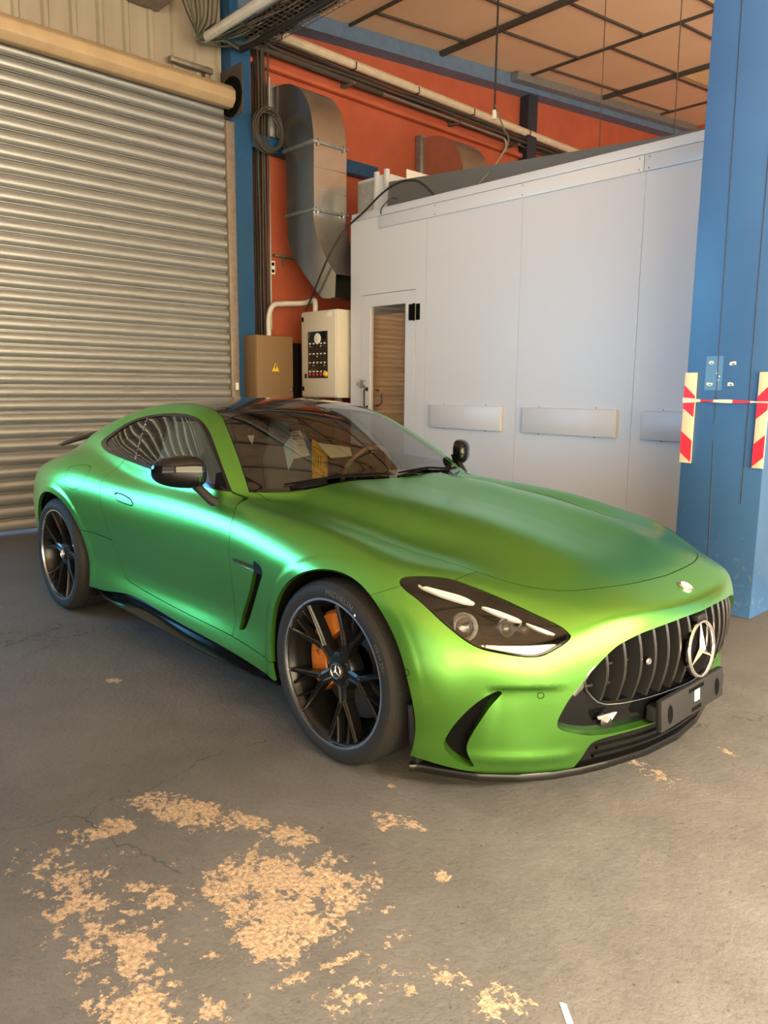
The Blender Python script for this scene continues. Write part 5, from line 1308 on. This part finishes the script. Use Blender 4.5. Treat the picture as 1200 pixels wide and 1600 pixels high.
def bar(o,Q,n,c,q):
    q=[Vector(Q[0])+(Vector(Q[1])-Vector(Q[0]))*u+(Vector(Q[3])-Vector(Q[0]))*v+n*.006-c for u,v in q]; k=len(q)
    MB().add(q+[p-n*.001 for p in q],[tuple(range(k))]).build('printed_mark',M['ink'],o,smooth=False)
for q in ([(.5,.38),(.54,.38),(.54,.62),(.5,.62)],[(.34,.38),(.38,.38),(.38,.66),(.34,.66)],[(.22,.38),(.25,.38),(.25,.66),(.22,.66)],
          [(.64,.5),(.68,.5),(.86,.56),(.86,.58)],[(.64,.5),(.86,.42),(.86,.45),(.68,.5)],[(.84,.42),(.88,.42),(.88,.58),(.84,.58)],
          [(.08,.2),(.92,.2),(.92,.21),(.08,.21)],[(.08,.85),(.92,.85),(.92,.86),(.08,.86)],[(.08,.2),(.10,.2),(.10,.86),(.08,.86)],[(.90,.2),(.92,.2),(.92,.86),(.90,.86)]): bar(*Y_,q)
sheet(C3['pC'],.04,'paper_sheet','paper2','cream paper sheet lying right of the yellow card behind the windshield','paper')
T_=sheet(C3['pT'],.012,'paper_tag','paper','tiny white paper tag stuck at the left of the windshield','tag'); write(*T_,'51',.2,.15,.020)
sheet(C3['pF'],.05,'paper_sheet','paper2','cream paper lying on the dashboard near the steering wheel','paper')
# ====================================================================== LIGHT
def area(name,loc,target,sx,sy,e,c):
    l=bpy.data.lights.new(name,'AREA'); l.shape='RECTANGLE'; l.size=sx; l.size_y=sy; l.energy=e; l.color=c
    o=bpy.data.objects.new(name,l); COL.objects.link(o); o.location=loc
    o.rotation_euler=(Vector(target)-Vector(loc)).to_track_quat('-Z','Y').to_euler(); return o
area('daylight_left_gate',(-5.85,-4.7,2.1),(0,-4.7,2.1),3.6,1.5,290,(.16,.58,1.0))
area('daylight_right_gate',(6.6,-3.0,1.85),(0,-3.0,2.0),10.8,3.2,1050,(1.0,.80,.46))
sun=bpy.data.lights.new('sun','SUN'); sun.energy=44; sun.angle=.32; sun.color=(1,.86,.66)
so_=bpy.data.objects.new('sun',sun); COL.objects.link(so_)
so_.rotation_euler=Vector((-.80,.18,-.62)).to_track_quat('-Z','Y').to_euler()
w=bpy.data.worlds.new('world'); bpy.context.scene.world=w; w.use_nodes=True; nt=w.node_tree
bg=nt.nodes['Background']; N=nt.nodes.new; L=nt.links.new
tc=N('ShaderNodeTexCoord'); dp=N('ShaderNodeVectorMath'); dp.operation='DOT_PRODUCT'; dp.inputs[1].default_value=(.80,-.45,.35); L(tc.outputs['Generated'],dp.inputs[0])
rp=N('ShaderNodeValToRGB'); rp.color_ramp.elements[0].position=.1; rp.color_ramp.elements[0].color=(.22,.34,.52,1); rp.color_ramp.elements[1].position=.9; rp.color_ramp.elements[1].color=(1,.84,.56,1)
L(dp.outputs['Value'],rp.inputs[0]); L(rp.outputs[0],bg.inputs[0]); bg.inputs[1].default_value=2.4
# ====================================================================== CAMERA
CP=(1182.304,2.09316,-2.66162,1.40606,2.384711,.1614829,.0088393)
def camera():
    f,px,py,pz,yaw,pit,rol=CP
    cy,sy,cp_,sp=math.cos(yaw),math.sin(yaw),math.cos(pit),math.sin(pit)
    fw=Vector((cy*cp_,sy*cp_,-sp)); r=Vector((sy,-cy,0)); u=r.cross(fw)
    r2=r*math.cos(rol)+u*math.sin(rol); u2=-r*math.sin(rol)+u*math.cos(rol)
    c=bpy.data.cameras.new('camera'); c.sensor_fit='AUTO'; c.sensor_width=36; c.lens=f/1600*36; c.clip_start=.05
    o=bpy.data.objects.new('camera',c); COL.objects.link(o)
    o.matrix_world=Matrix(((r2.x,u2.x,-fw.x,px),(r2.y,u2.y,-fw.y,py),(r2.z,u2.z,-fw.z,pz),(0,0,0,1)))
    bpy.context.scene.camera=o
camera()
vs_=bpy.context.scene.view_settings
vs_.view_transform='Standard'; vs_.look='None'; vs_.gamma=1; vs_.use_curve_mapping=False; vs_.exposure=0.48

bpy.context.scene.cycles.caustics_reflective=False
